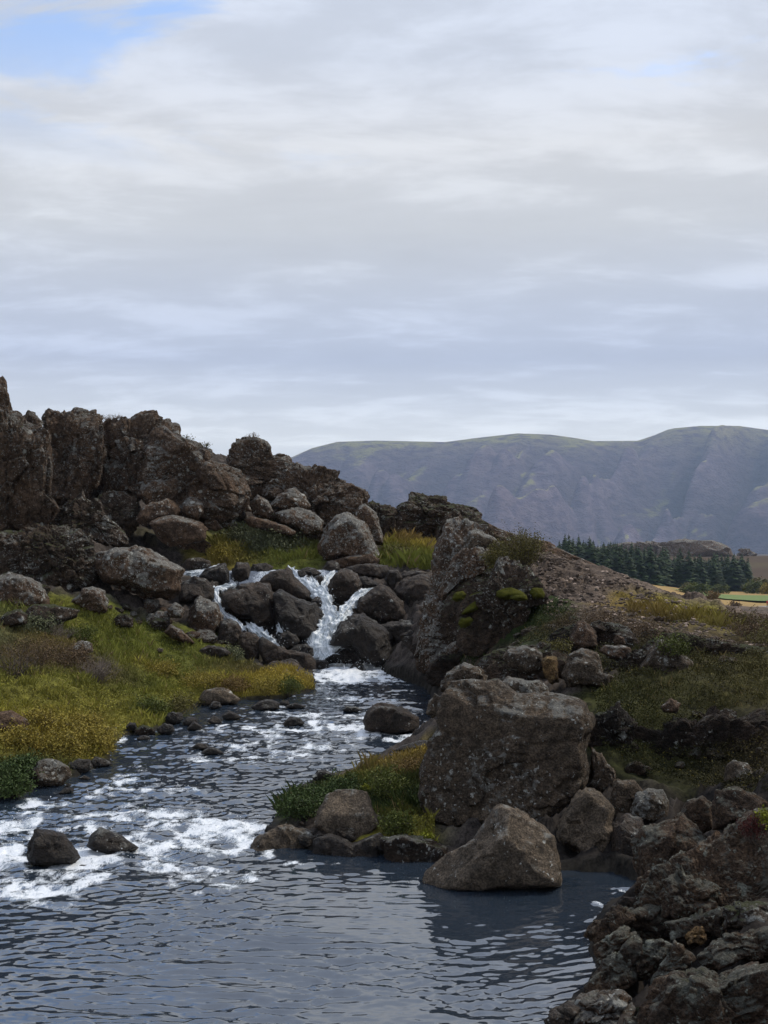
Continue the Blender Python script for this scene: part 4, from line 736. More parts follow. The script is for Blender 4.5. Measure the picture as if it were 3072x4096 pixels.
rocks(7, [
    ('dark red-brown rock with a white lichen streak at the right edge', 'near', 15.2, 7, [(1185, 1110), (1200, 900), (1290, 790), (1400, 690), (1520, 610), (1680, 600), (1680, 1320), (1420, 1370), (1265, 1275)], dict(blocks=0.03, cell=(.4, .4, .4))),
    ('black lichen-dotted rock over the water on the near shore', 'near', 15.6, 6, [(636, 1285), (660, 1180), (720, 1108), (800, 1078), (885, 1098), (895, 1200), (880, 1345), (760, 1375), (678, 1350)]),
    ('upright moss-topped block in the middle of the near rocks', 'near', 14.7, 7, [(845, 1420), (868, 1200), (900, 1130), (970, 1058), (1072, 1078), (1182, 1148), (1264, 1198), (1268, 1285), (1250, 1420), (1100, 1450), (950, 1470)]),
    ('smooth dark stone low on the near shore', 'damp', 15.7, 6, [(435, 1350), (500, 1278), (540, 1258), (642, 1288), (690, 1335), (600, 1395), (500, 1410)]),
    ('brown overhanging rock jutting over the water, upper of two', 'near', 14.5, 6, [(266, 1555), (310, 1470), (400, 1398), (480, 1338), (572, 1338), (630, 1400), (570, 1490), (510, 1535), (420, 1600), (338, 1630)]),
    ('brown overhanging rock jutting over the water, lower of two', 'near', 14.1, 6, [(316, 1705), (340, 1618), (440, 1548), (540, 1498), (610, 1540), (560, 1620), (480, 1715), (385, 1795), (342, 1750)]),
    ('steep brown slab slanting down to the waterline', 'near', 13.5, 7, [(270, 1955), (300, 1900), (400, 1768), (520, 1638), (610, 1538), (690, 1588), (660, 1690), (620, 1770), (630, 1870), (590, 1970), (430, 2010), (295, 2015)]),
    ('lichened block beside the steep brown slab', 'near', 13.5, 6, [(595, 1770), (650, 1648), (720, 1578), (820, 1558), (905, 1618), (890, 1710), (830, 1810), (720, 1885), (636, 1885)]),
    ('narrow splinter of rock lying diagonally among the near rocks', 'near', 12.9, 6, [(715, 2015), (770, 1850), (850, 1718), (920, 1608), (992, 1618), (1085, 1740), (1005, 1800), (885, 1865), (785, 1965)], dict(dr=0.5)),
    ('dark rock in the shade behind the lichened block', 'near', 14.7, 6, [(525, 1435), (600, 1378), (740, 1348), (855, 1388), (910, 1450), (890, 1570), (780, 1570), (640, 1545), (556, 1500)]),
    ('small orange-topped block in the near rocks', 'orange', 13.7, 6, [(996, 1568), (1020, 1508), (1090, 1488), (1164, 1508), (1170, 1598), (1120, 1640), (1036, 1630)]),
    ('long sloping lichened slab at the right edge of the near rocks', 'near', 12.9, 7, [(1095, 1730), (1200, 1638), (1300, 1558), (1450, 1498), (1680, 1450), (1680, 1720), (1400, 1780), (1200, 1850), (1105, 1815)]),
    ('smooth brown rock at the bottom edge beside the pool', 'brown', 12.7, 7, [(112, 2160), (150, 2078), (250, 2028), (380, 1988), (520, 1988), (605, 2050), (600, 2140), (540, 2300), (120, 2300)]),
    ('big green-lichened rock filling the bottom right corner', 'near', 11.9, 7, [(690, 2110), (800, 1958), (900, 1868), (1000, 1818), (1150, 1828), (1250, 1868), (1400, 1798), (1700, 1720), (1720, 2400), (660, 2400)], dict(facets=12, blocks=0.04, cell=(.5, .5, .4))),
    ('dark rock at the bottom edge between the smooth brown one and the corner rock', 'near', 12.2, 6, [(560, 2330), (620, 2148), (740, 2078), (810, 2078), (870, 2330)]),
    ('dark mossy rock above the sloping slab at the right edge', 'mossy', 13.7, 6, [(1275, 1530), (1300, 1378), (1400, 1338), (1540, 1318), (1680, 1318), (1680, 1490), (1450, 1520)]),
    ('broken dark ledge below the upright moss-topped block', 'near', 14.1, 6, [(845, 1475), (1000, 1428), (1280, 1328), (1310, 1400), (1300, 1570), (1160, 1540), (1000, 1580), (880, 1620)], dict(blocks=0.03, cell=(.3, .3, .3))),
    ('dark stone under the overhang at the waterline', 'wet', 13.9, 5, [(380, 1800), (470, 1720), (560, 1640), (600, 1700), (540, 1800), (440, 1850)]),
    ('flat dark rock slipping into the pool at the bottom edge', 'damp', 12.6, 5, [(-20, 2180), (60, 2120), (130, 2080), (180, 2120), (150, 2230), (20, 2240)]),
], **NR)
rocks(4, [
    ('tall lichened rock head at the left end of the right ridge', 'mossy', 41.5, 7, [(36, 790), (48, 650), (68, 560), (108, 488), (160, 472), (242, 498), (302, 538), (330, 580), (300, 640), (230, 700), (110, 760), (56, 820)], dict(CR, cell=(0.6, 0.6, 0.7), blocks=0.10)),
    ('pale tilted slab lying on the ridge behind the bush', 'greyl', 39.6, 5, [(186, 668), (213, 573), (250, 568), (332, 598), (374, 642), (300, 655), (200, 680)]),
    ('upright lichened rock with vertical ribs on the ridge left of the bush', 'lichen', 38.4, 6, [(56, 880), (100, 788), (130, 708), (180, 658), (292, 648), (305, 770), (240, 800), (150, 830), (80, 920)], dict(CR, cell=(0.35, 0.35, 0.9), blocks=0.07, name='rock_crag')),
    ('dark mossy overhang in the face of the right ridge', 'mossy', 35, 7, [(166, 1150), (156, 1000), (178, 930), (300, 828), (358, 698), (422, 718), (522, 758), (562, 828), (585, 925), (505, 940), (490, 1010), (420, 1150), (260, 1180)], dict(CR, cell=(0.5, 0.5, 0.5), blocks=0.10)),
    ('white-spotted rock flank dropping to the falls on the right', 'lichen', 38.5, 7, [(-25, 1110), (-5, 970), (38, 898), (102, 868), (165, 960), (180, 1130), (165, 1240), (60, 1270), (-10, 1220)], dict(CR, cell=(0.5, 0.5, 0.6), blocks=0.08)),
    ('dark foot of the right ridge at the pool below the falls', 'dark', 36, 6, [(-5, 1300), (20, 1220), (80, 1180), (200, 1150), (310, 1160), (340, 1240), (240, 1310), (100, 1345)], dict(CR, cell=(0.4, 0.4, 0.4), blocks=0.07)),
    ('grey spotted boulder halfway up the right bank', 'greyl', 27.2, 6, [(376, 1188), (400, 1148), (470, 1128), (542, 1133), (574, 1170), (568, 1250), (500, 1272), (415, 1240)]),
    ('ochre block squeezed against the grey spotted boulder', 'orange', 26.9, 6, [(562, 1195), (590, 1173), (642, 1183), (645, 1300), (610, 1318), (570, 1260)], dict(facets=6)),
    ('dark grey boulder with round lichen spots right of the ochre block', 'greyl', 26.7, 6, [(648, 1275), (700, 1168), (760, 1143), (832, 1158), (855, 1200), (862, 1270), (914, 1268), (918, 1340), (700, 1335)]),
    ('brown pointed rock above the spotted boulders', 'brown', 29.3, 6, [(694, 1100), (738, 1008), (770, 1002), (823, 1058), (840, 1138), (760, 1155), (704, 1130)]),
    ('flat brown rock capping the shadowed hollow', 'brown', 27.7, 5, [(841, 1155), (870, 1128), (950, 1123), (993, 1138), (1000, 1174), (960, 1206), (895, 1190)]),
    ('small brown rock above the flat capping one', 'brown', 28.8, 5, [(906, 1105), (930, 1073), (962, 1088), (970, 1120), (930, 1132)]),
    ('dark leafy-edged boulder right of the shadowed hollow', 'greyl', 27.2, 6, [(1035, 1245), (1080, 1158), (1130, 1088), (1202, 1128), (1294, 1210), (1298, 1290), (1200, 1305), (1075, 1285)]),
    ('rounded brown stone at the right of the leafy-edged boulder', 'brown', 28.3, 5, [(1306, 1180), (1340, 1148), (1373, 1185), (1366, 1228), (1310, 1225)]),
    ('brown rock in the bank below the bare slope', 'brown', 29.5, 5, [(1200, 1180), (1215, 1110), (1260, 1090), (1290, 1140), (1270, 1190), (1230, 1195)]),
    ('weathered rock at the right end of the bare slope', 'brown', 29.5, 5, [(1330, 1130), (1360, 1095), (1410, 1100), (1420, 1150), (1370, 1165)]),
    ('white stone lying on the bare brown slope', 'grey', None, 4, [(1082, 945), (1095, 935), (1115, 940), (1112, 950), (1090, 952)]),
])
rocks(7, [
    ('craggy brown outcrop forming the body of the near right shore', 'near', 14.9, 7, [(330, 1960), (420, 1700), (560, 1480), (700, 1300), (760, 1130), (900, 1040), (1200, 860), (1400, 760), (1700, 720), (1700, 2350), (420, 2350), (340, 2100)], dict(CR, cell=(0.45, 0.45, 0.32), blocks=0.11, dr=0.42)),
])
rocks(4, [
    ('mossy body of the right ridge under the bush and the moss cushions', 'mossy', 38.2, 7, [(60, 1010), (110, 880), (200, 780), (330, 740), (430, 770), (560, 880), (640, 980), (740, 1040), (700, 1130), (500, 1180), (220, 1240), (70, 1200)], dict(CR, cell=(0.6, 0.6, 0.45), blocks=0.10, dr=0.45)),
    ('long brown rock ledge in the bank between the spotted boulders and the slope', 'dark', 29.6, 6, [(560, 1130), (660, 1040), (820, 1010), (1000, 1040), (1060, 1120), (960, 1160), (760, 1180), (620, 1180)], dict(CR, cell=(0.5, 0.5, 0.35), blocks=0.07, dr=0.4)),
])
rocks(4, [
    ('long tilted brown slab forming the crest of the right ridge', 'brown', 42.3, 7, [(150, 540), (165, 476), (240, 493), (312, 538), (400, 578), (470, 600), (590, 624), (700, 684), (860, 752), (850, 800), (650, 780), (450, 740), (300, 700), (180, 650)], dict(CR, cell=(1.0, 1.0, 0.4), blocks=0.06, dr=0.45)),
    ('lichened gorge wall dropping from the right ridge to the falls', 'lichen', 40.6, 7, [(-45, 1230), (-30, 1050), (0, 900), (36, 800), (46, 650), (100, 520), (170, 500), (290, 570), (330, 700), (310, 900), (280, 1100), (200, 1240), (60, 1310)], dict(CR, cell=(0.55, 0.55, 0.8), blocks=0.13, dr=0.42)),
    ('wide overgrown ledge of brown rock across the bank below the bare slope', 'mossy', 28.6, 7, [(1000, 1190), (1080, 1100), (1250, 1070), (1420, 1100), (1720, 1150), (1720, 1240), (1500, 1250), (1350, 1270), (1200, 1300), (1050, 1290)], dict(CR, cell=(0.5, 0.5, 0.3), blocks=0.08, dr=0.5)),
    ('broken brown ledge behind the giant boulder and the grey spotted boulder', 'mossy', 28.4, 6, [(220, 1270), (280, 1180), (400, 1140), (520, 1120), (680, 1150), (720, 1240), (640, 1320), (400, 1330), (260, 1320)], dict(CR, cell=(0.4, 0.4, 0.3), blocks=0.07, dr=0.5)),
])
rocks(6, [
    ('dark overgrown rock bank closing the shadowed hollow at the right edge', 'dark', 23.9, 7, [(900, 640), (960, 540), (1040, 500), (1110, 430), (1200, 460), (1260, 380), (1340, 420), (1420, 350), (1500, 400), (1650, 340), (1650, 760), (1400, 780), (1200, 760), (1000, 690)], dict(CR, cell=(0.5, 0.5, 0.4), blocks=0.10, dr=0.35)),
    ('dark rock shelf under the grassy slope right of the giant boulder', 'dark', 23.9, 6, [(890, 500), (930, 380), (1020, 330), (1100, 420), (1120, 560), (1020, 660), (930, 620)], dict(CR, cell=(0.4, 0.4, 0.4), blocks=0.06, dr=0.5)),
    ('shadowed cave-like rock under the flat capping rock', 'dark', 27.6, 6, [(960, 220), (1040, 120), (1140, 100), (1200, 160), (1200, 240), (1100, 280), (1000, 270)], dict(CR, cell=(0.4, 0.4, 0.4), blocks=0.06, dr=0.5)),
])
rocks(2, [
    ('black boulder piled against the right gorge wall beside the falls', 'damp', 46.5, 6, [(1480, 1010), (1520, 920), (1590, 880), (1640, 940), (1640, 1060), (1560, 1120), (1490, 1090)]),
    ('black boulder at the corner of the pool under the gorge wall', 'wet', 44, 6, [(1470, 1180), (1520, 1110), (1600, 1090), (1650, 1150), (1650, 1270), (1560, 1290), (1480, 1260)]),
    ('dark block at the foot of the gorge wall, just right of the falls boulders', 'damp', 42.6, 6, [(1440, 1090), (1490, 970), (1560, 900), (1610, 960), (1600, 1100), (1570, 1220), (1480, 1240)]),
    ('lichened block high on the gorge wall right of the falls', 'lichen', 43.2, 6, [(1490, 870), (1535, 750), (1600, 700), (1650, 790), (1630, 930), (1540, 970)]),
    ('wet black block at the waterline below the gorge wall', 'wet', 41, 6, [(1475, 1330), (1500, 1230), (1580, 1185), (1660, 1240), (1660, 1360), (1540, 1375)]),
    ('dark slab propped between the gorge wall and the falls boulders', 'damp', 48, 6, [(1480, 880), (1520, 800), (1580, 760), (1620, 820), (1600, 920), (1530, 960)]),
])
rocks(9, [
    ('largest bright moss cushion on the dark overhang', 'moss', 34.2, 6, [(566, 186), (580, 138), (650, 103), (720, 98), (782, 128), (834, 150), (800, 188), (700, 205), (616, 208)]),
    ('moss cushion hanging in front of the largest one', 'moss', 34.0, 5, [(684, 198), (720, 163), (800, 148), (854, 163), (855, 208), (760, 215)]),
    ('dome of moss at the right end of the dark overhang', 'moss', 34.2, 5, [(860, 148), (880, 103), (930, 93), (978, 108), (996, 152), (985, 195), (896, 198)]),
    ('moss cushion on the spur left of the dark overhang', 'moss', 34.8, 5, [(355, 208), (370, 168), (420, 143), (473, 138), (486, 185), (430, 212)]),
    ('dull moss cushion farthest left on the ridge face', 'moss', 35.2, 5, [(225, 196), (250, 148), (312, 128), (345, 160), (325, 218), (255, 222)]),
    ('moss cushion highest up, at the edge of the bare slope', 'moss', 34.6, 5, [(520, 96), (550, 53), (612, 33), (646, 60), (625, 103), (555, 116)]),
    ('moss cushion low on the left of the dark overhang', 'moss', 34.2, 5, [(270, 410), (300, 358), (372, 343), (406, 370), (375, 418), (296, 446)]),
    ('slanting moss roll above the low moss cushion', 'moss', 34.4, 5, [(285, 338), (350, 258), (422, 212), (456, 230), (435, 288), (356, 320)]),
], name='moss_cushion', cat='moss', chip=0, p=5, facets=5, k=0.6, dr=0.8, amp=0.22, fine=0.05)

# ------------------------------------------------------------------ waterfalls
def fall_material():
    m, t, b = new_mat('white_water'); uv = N(t, 'ShaderNodeAttribute', attribute_name='flow'); 
    mp_ = N(t, 'ShaderNodeMapping'); L(t, uv.outputs['Color'], mp_.inputs[0]); mp_.inputs['Scale'].default_value = (13.0, 0.9, 1.0)
    n = NOISE(t, mp_.outputs[0], 2.2, 6, 0.65, 0.4); g = N(t, 'ShaderNodeNewGeometry'); n2 = NOISE(t, g.outputs['Position'], 14.0, 5, 0.65)
    f = SS(t, M(t, 'ADD', M(t, 'MULTIPLY', n, 1.0), M(t, 'MULTIPLY', n2, 0.22)), 0.42, 0.72)
    L(t, MIX(t, f, (0.17, 0.23, 0.26), (0.82, 0.85, 0.87)), b.inputs['Base Color']); b.inputs['Roughness'].default_value = 0.45
    bp = N(t, 'ShaderNodeBump'); bp.inputs['Strength'].default_value = 1.0; L(t, M(t, 'ADD', M(t, 'MULTIPLY', n, 0.16), M(t, 'MULTIPLY', n2, 0.10)), bp.inputs['Height']); L(t, bp.outputs[0], b.inputs['Normal'])
    ed = N(t, 'ShaderNodeAttribute', attribute_name='open'); al = SS(t, M(t, 'ADD', ed.outputs['Fac'], M(t, 'MULTIPLY', M(t, 'SUBTRACT', n, 0.5), 1.9)), 0.06, 0.60)
    tr = N(t, 'ShaderNodeBsdfTransparent'); mx = N(t, 'ShaderNodeMixShader'); L(t, al, mx.inputs[0]); L(t, tr.outputs[0], mx.inputs[1]); L(t, b.outputs[0], mx.inputs[2])
    out = [q for q in t.nodes if q.type == 'OUTPUT_MATERIAL'][0]; L(t, mx.outputs[0], out.inputs[0])
    return m
FALLM = fall_material()
def ribbon(label, pts_, seed, r=2):
    """pts: (x, y, d, width px in the crop)"""
    P = np.array(pts_, float); s = np.concatenate([[0], np.cumsum(np.hypot(*np.diff(P[:, :2], axis=0).T))]); n = max(24, int(s[-1] / 4))
    t = np.linspace(0, s[-1], n); Q = np.stack([np.interp(t, s, P[:, j]) for j in range(4)], 1)
    for j in range(4):                       # soften the corners
        for _ in range(3): Q[1:-1, j] = 0.25 * Q[:-2, j] + 0.5 * Q[1:-1, j] + 0.25 * Q[2:, j]
    px = reg(r, Q[:, :2]); cen = at(px[:, 0], px[:, 1], Q[:, 2]); wid = 1.2 * Q[:, 3] / REG[r][2] * Q[:, 2] / FPX
    tan = np.gradient(cen, axis=0); tan /= np.linalg.norm(tan, axis=1)[:, None]
    side = np.cross(tan, np.array([0, -1.0, 0.25])); side /= np.linalg.norm(side, axis=1)[:, None] + 1e-9
    nor = np.cross(side, tan); nor *= np.where(nor[:, 1] > 0, -1, 1)[:, None]
    m = 23; a = np.linspace(-1, 1, m); V = []; U = []; E_ = []
    for i, q in enumerate(a):
        edge_n = (fb2(t / 16.0, np.full(n, seed + (q > 0) * 9.0), seed, 3) * 0.75 - 0.02) * abs(q)
        V.append(cen + side * (q * 0.5 * wid * (1 + edge_n))[:, None] + nor * (0.16 * np.minimum(wid, 1.2) * (1 - q * q) + 0.16 * fb2(t / 22.0, np.full(n, q * 2.6), seed + 3, 3))[:, None] - nor * 0.10 * (abs(q) > 0.95))
        E_.append(np.minimum((1 - abs(q)) * 2.4, 1.25) * np.clip(np.minimum(np.arange(n), n - 1 - np.arange(n)) / 3.0, 0.1, 1))
        U.append(np.stack([np.full(n, q * wid.mean()), t / REG[r][2] * Q[:, 2] / FPX, np.full(n, seed * 1.7)], 1))
    V = np.stack(V, 1).reshape(-1, 3); U = np.stack(U, 1).reshape(-1, 3)
    o = link('waterfall', mk_mesh('waterfall', V, grid_faces(n, m), FALLM, True, {'flow': U, 'open': np.stack(E_, 1).ravel()})); return tag(o, label, 'waterfall', kind='structure')
ribbon('main white cascade plunging between the black boulders', [(690, 640, 50.2, 70), (722, 690, 49.6, 75), (780, 745, 49.0, 100), (845, 785, 48.5, 100), (905, 830, 47.9, 75), (925, 885, 47.5, 75), (928, 950, 47.1, 110), (910, 1020, 46.7, 120), (885, 1080, 46.3, 140), (900, 1150, 45.9, 190), (930, 1200, 45.6, 200)], 3)
ribbon('short white tongue joining the main cascade at its top', [(960, 660, 50.0, 30), (925, 700, 49.4, 50), (895, 750, 48.9, 45), (890, 800, 48.4, 60)], 11)
ribbon('thin white veil over the lip of the main cascade', [(815, 690, 49.8, 26), (825, 720, 49.3, 44), (850, 760, 48.8, 70), (870, 800, 48.4, 60)], 13)
ribbon('right-hand white stream sliding into the main cascade', [(1190, 765, 49.0, 30), (1130, 790, 48.4, 50), (1075, 840, 47.9, 62), (1030, 900, 47.4, 66), (985, 960, 46.9, 70), (945, 1030, 46.5, 70)], 17)
ribbon('foaming chute at the top of the left cascade', [(275, 618, 51.4, 16), (220, 645, 51.0, 26), (150, 668, 50.6, 34), (90, 685, 50.4, 40), (30, 700, 50.2, 36)], 19)
ribbon('small white pool step in the left cascade', [(370, 742, 49.4, 22), (300, 752, 49.0, 44), (245, 775, 48.5, 60), (250, 830, 48.0, 48), (272, 880, 47.5, 42), (300, 925, 47.0, 40), (350, 950, 46.6, 42), (395, 985, 46.2, 48), (420, 1020, 45.9, 40)], 23)
ribbon('lower white run of the left cascade', [(440, 968, 47.0, 30), (470, 1000, 46.6, 60), (520, 1040, 46.2, 66), (575, 1080, 45.9, 50), (625, 1115, 45.7, 34)], 29)
ribbon('thin white trickle between the two big black boulders', [(618, 945, 47.4, 10), (628, 985, 46.8, 28), (640, 1035, 46.4, 44)], 31)
ribbon('small trickle behind the low black rocks of the pool', [(1380, 1150, 45.6, 60), (1350, 1180, 45.2, 70), (1340, 1215, 44.9, 60)], 37)
ribbon('little side spout falling from the grassy bank', [(568, 878, 33.4, 10), (592, 900, 33.1, 22), (620, 925, 32.8, 34), (640, 950, 32.6, 60)], 41, 5)

# ------------------------------------------------------------------ loose stones
rng = np.random.default_rng(5)
def unit_rock(seed, level=5):
    r_ = np.random.default_rng(seed); V, Fc = ico(level); T = []
    for f in range(14):
        n = r_.normal(size=3); n /= np.linalg.norm(n); T.append(np.maximum(V @ n / r_.uniform(0.55, 1.0), 1e-3))
    T.append(np.full(len(V), 1 / 1.15)); T = np.stack(T); mx = T.max(0); p = 26
    r = 1 / (mx * ((T / mx) ** p).sum(0) ** (1 / p)); P = V * r[:, None]
    r = r + 0.05 * fbm(P * 1.8 + seed, seed, 4, 0.55) + 0.085 * facets_of(P / 0.62 + seed, seed, False, 1.6, 0.25, 0.06) + 0.04 * facets_of(P / 0.26 + seed, seed + 5, False, 1.5, 0.4, 0.06); return V * r[:, None] * np.array([1.0, r_.uniform(0.7, 1.0), r_.uniform(0.5, 0.85)]), Fc
UNIT = [unit_rock(900 + i) for i in range(7)]
UMESH = {}
def umesh(i, mat):
    if (i, mat) not in UMESH: UMESH[(i, mat)] = mk_mesh('stone', UNIT[i][0], UNIT[i][1], MATS[mat], True)
    return UMESH[(i, mat)]
def rand_in(polypx, n):
    P = np.array(polypx, float); lo, hi = P.min(0), P.max(0); out = []
    while len(out) < n:
        q = rng.uniform(lo, hi, (n * 2, 2)); out += list(q[inpoly(q[:, 0], q[:, 1], P)])
    return np.array(out[:n])
def strew(label, group, mats, polypx, n, smin, smax, name='stone', dmin=9.0):
    for px, py in rand_in(polypx, n):
        d = hit(px, py, dmin); X = at(px, py, d); z = float(ground_z(np.array([X[0]]), np.array([X[1]]), True)[0])
        s = smin + (smax - smin) * rng.random() ** 2.2
        o = link(name, umesh(int(rng.integers(7)), mats[int(rng.integers(len(mats)))]), (X[0], X[1], z + 0.18 * s)); o.scale = (s, s * rng.uniform(0.7, 1.1), s * rng.uniform(0.75, 1.1))
        o.rotation_euler = (rng.uniform(-.4, .4), rng.uniform(-.4, .4), rng.uniform(0, 6.3)); tag(o, label, 'stone', group)
strew('loose lichened block in the rubble below the cliff', 'rubble blocks below the cliff', ['lichen', 'crag', 'brown', 'lichen'], [(620, 2080), (760, 2010), (1000, 2010), (1250, 2020), (1480, 2060), (1560, 2130), (1280, 2125), (1050, 2110), (850, 2130), (640, 2180)], 62, 0.22, 0.85)
strew('loose brown block in the rubble between the bank and the left cascade', 'rubble blocks beside the left cascade', ['lichen', 'brown', 'mossy'], [(420, 2430), (560, 2440), (720, 2470), (900, 2560), (880, 2590), (700, 2530), (560, 2480), (420, 2450)], 32, 0.15, 0.45)
strew('loose dark rock under the sheer cliff wall on the left', 'rocks under the cliff wall', ['mossy', 'lichen'], [(0, 2260), (180, 2190), (420, 2240), (380, 2330), (120, 2380), (0, 2400)], 18, 0.2, 0.6)
strew('stone sticking out of the bare brown slope', 'stones on the bare slope', ['brown', 'greyl'], [(2050, 2330), (2350, 2300), (2700, 2420), (3050, 2520), (3060, 2600), (2600, 2540), (2250, 2440)], 22, 0.05, 0.15, 'stone', 30)
strew('half-buried brown rock in the bank under the bare slope', 'rocks in the right bank', ['brown', 'mossy', 'greyl'], [(2020, 2560), (2300, 2480), (2600, 2540), (3060, 2600), (3060, 2680), (2700, 2660), (2300, 2660), (2060, 2660)], 30, 0.12, 0.36)
strew('dark rock in the shadowed hollow of the right bank', 'rocks in the shadowed hollow', ['near', 'dark', 'dark'], [(2420, 2860), (2600, 2780), (3060, 2820), (3060, 3180), (2700, 3160), (2450, 3080)], 9, 0.12, 0.32)
strew('dark stone wedged among the near rocks', 'stones among the near rocks', ['near', 'near', 'mossy'], [(2600, 3480), (2900, 3300), (3060, 3300), (3060, 4080), (2350, 4080), (2450, 3800)], 24, 0.06, 0.18)
strew('wet black stone at the edge of the falls', 'wet stones at the falls', ['wet', 'damp'], [(760, 2330), (1000, 2350), (1150, 2480), (1600, 2440), (1720, 2420), (1720, 2640), (1620, 2620), (1100, 2660), (900, 2480)], 34, 0.15, 0.45)
strew('dark stone of the spit shoreline', 'stones along the spit', ['wet', 'damp'], [(1130, 3230), (1160, 3330), (1300, 3440), (1700, 3455), (1690, 3400), (1300, 3330)], 22, 0.08, 0.22)
# fine scree on the bare slope
n = 5200; q = rand_in([(1960, 2240), (2100, 2180), (2350, 2250), (2800, 2410), (3072, 2520), (3072, 2640), (2600, 2560), (2200, 2440), (2000, 2330)], n)
cx0 = wpoly([(1960, 2300), (2120, 2185), (2350, 2262), (2800, 2418), (3072, 2530), (3072, 2640), (2600, 2560), (2200, 2470), (2000, 2400)])
lo, hi = cx0.min(0), cx0.max(0); q = rng.uniform(lo, hi, (n * 3, 2)); q = q[inpoly(q[:, 0], q[:, 1], cx0)][:n]
V1, F1 = ico(1); zq = ground_z(q[:, 0], q[:, 1]); s = 0.02 + 0.075 * rng.random(len(q)) ** 3
R = rng.uniform(0.5, 1.1, (len(q), 3)); R[:, 2] *= 0.6; V = (V1[None] * (R * s[:, None])[:, None] * rng.uniform(0.75, 1.25, (len(q), 12, 1)) + np.stack([q[:, 0], q[:, 1], zq + 0.004], 1)[:, None]).reshape(-1, 3)
Fq = (F1[None] + 12 * np.arange(len(q))[:, None, None]).reshape(-1, 3)
tint = np.where(rng.random(len(q)) < 0.10, 3.6, rng.uniform(0.5, 1.4, len(q))); cc = np.repeat(tint[:, None] * np.array((0.115, 0.088, 0.070)), 12, 0)
tag(link('scree', mk_mesh('scree', V, Fq, vcol_material('scree_stone', 0.9), False, {'col': cc})), 'fine brown and pale stone chips strewn over the bare slope', 'scree', kind='stuff')

# ------------------------------------------------------------------ grass and low plants
def scatter_xy(polyw, dens, seed, clump=0.0):
    r_ = np.random.default_rng(seed); lo, hi = polyw.min(0), polyw.max(0); n = int(dens * np.prod(hi - lo)); q = r_.uniform(lo, hi, (n, 2)); q = q[inpoly(q[:, 0], q[:, 1], polyw)]
    if clump: q = q[fb2(q[:, 0] * 1.3, q[:, 1] * 1.3, seed, 4) * 0.8 + r_.uniform(-.3, .3, len(q)) > -0.9 + clump]
    return q[river_sd(q[:, 0], q[:, 1]) > 0.02]
def grass_mesh(polyw, dens, h0, h1, w, seed, clump=0.0, bright=1.0):
    r_ = np.random.default_rng(seed + 1); q = scatter_xy(polyw, dens, seed, clump); n = len(q); z = ground_z(q[:, 0], q[:, 1]) - 0.02
    c, _ = veg_colour(q[:, 0], q[:, 1]); patch = fb2(q[:, 0] * 1.1, q[:, 1] * 1.1, seed + 3, 5) * 1.5
    c = c * (bright * np.clip(0.90 + 0.34 * r_.random(n) + 0.6 * patch, 0.3, 2))[:, None]; dry = r_.random(n) < 0.04 + 0.10 * (patch > 0.3); c[dry] = np.array((0.26, 0.19, 0.08)) * r_.uniform(0.6, 1.2, (dry.sum(), 1))
    h = (h0 + (h1 - h0) * r_.random(n)) * (0.45 + 1.3 * smooth(fb2(q[:, 0] * 3.2, q[:, 1] * 3.2, seed + 21, 3), -0.25, 0.45)) * (0.75 + 0.5 * np.clip(patch + 0.5, 0, 1)); a = r_.uniform(0, 6.283, n); t = r_.uniform(0, 6.283, n)
    sx, sy = np.cos(a) * w * 0.5, np.sin(a) * w * 0.5; ln = h * r_.uniform(0.15, 0.8, n); tx, ty = np.cos(t) * ln, np.sin(t) * ln
    B = np.stack([q[:, 0], q[:, 1], z], 1)
    V = np.stack([B + np.stack([-sx, -sy, 0 * z], 1), B + np.stack([sx, sy, 0 * z], 1), B + np.stack([tx * .35 + sx * .7, ty * .35 + sy * .7, h * .6], 1), B + np.stack([tx, ty, h], 1)], 1).reshape(-1, 3)
    F = (np.array([[0, 1, 2, 3]])[None] + 4 * np.arange(n)[:, None, None]).reshape(-1, 4); return V, F, np.repeat(np.clip(c, 0.004, 1), 4, 0)
def leaf_quads(P, size, r_, up=0.4):
    n = len(P); d = r_.normal(size=(n, 3)); d[:, 2] += up; d /= np.linalg.norm(d, axis=1)[:, None]; e = np.cross(d, r_.normal(size=(n, 3))); e /= np.linalg.norm(e, axis=1)[:, None]
    s = (size * r_.uniform(0.6, 1.3, n))[:, None]
    V = np.stack([P, P + d * s * 0.5 + e * s * 0.30, P + d * s, P + d * s * 0.5 - e * s * 0.30], 1).reshape(-1, 3)
    return V, (np.array([[0, 1, 2, 3]])[None] + 4 * np.arange(n)[:, None, None]).reshape(-1, 4)
GRASSM = vcol_material('grass_blades', 0.75)
def herb_mesh(polyw, dens, hmax, size, seed, clump=0.4, bright=1.0):
    r_ = np.random.default_rng(seed + 1); q = scatter_xy(polyw, dens, seed, clump); n = len(q); z = ground_z(q[:, 0], q[:, 1])
    hump = np.clip(0.5 + 0.9 * fb2(q[:, 0] * 1.6, q[:, 1] * 1.6, seed + 8, 4), 0.05, 1.2); hh = hump * hmax * r_.random(n) ** 0.5
    c, _ = veg_colour(q[:, 0], q[:, 1]); k = np.clip(0.8 + 0.5 * r_.random(n) + 0.7 * fb2(q[:, 0] * 1.3, q[:, 1] * 1.3, seed + 12, 4), 0.25, 2) * bright; c = c * k[:, None]
    yl = r_.random(n) < 0.07; c[yl] = c[yl] * 0.7 + np.array(YEL) * 0.35 * bright
    V, F = leaf_quads(np.stack([q[:, 0], q[:, 1], z + hh], 1), size, r_); return V, F, np.repeat(np.clip(c, 0.004, 1), 4, 0)
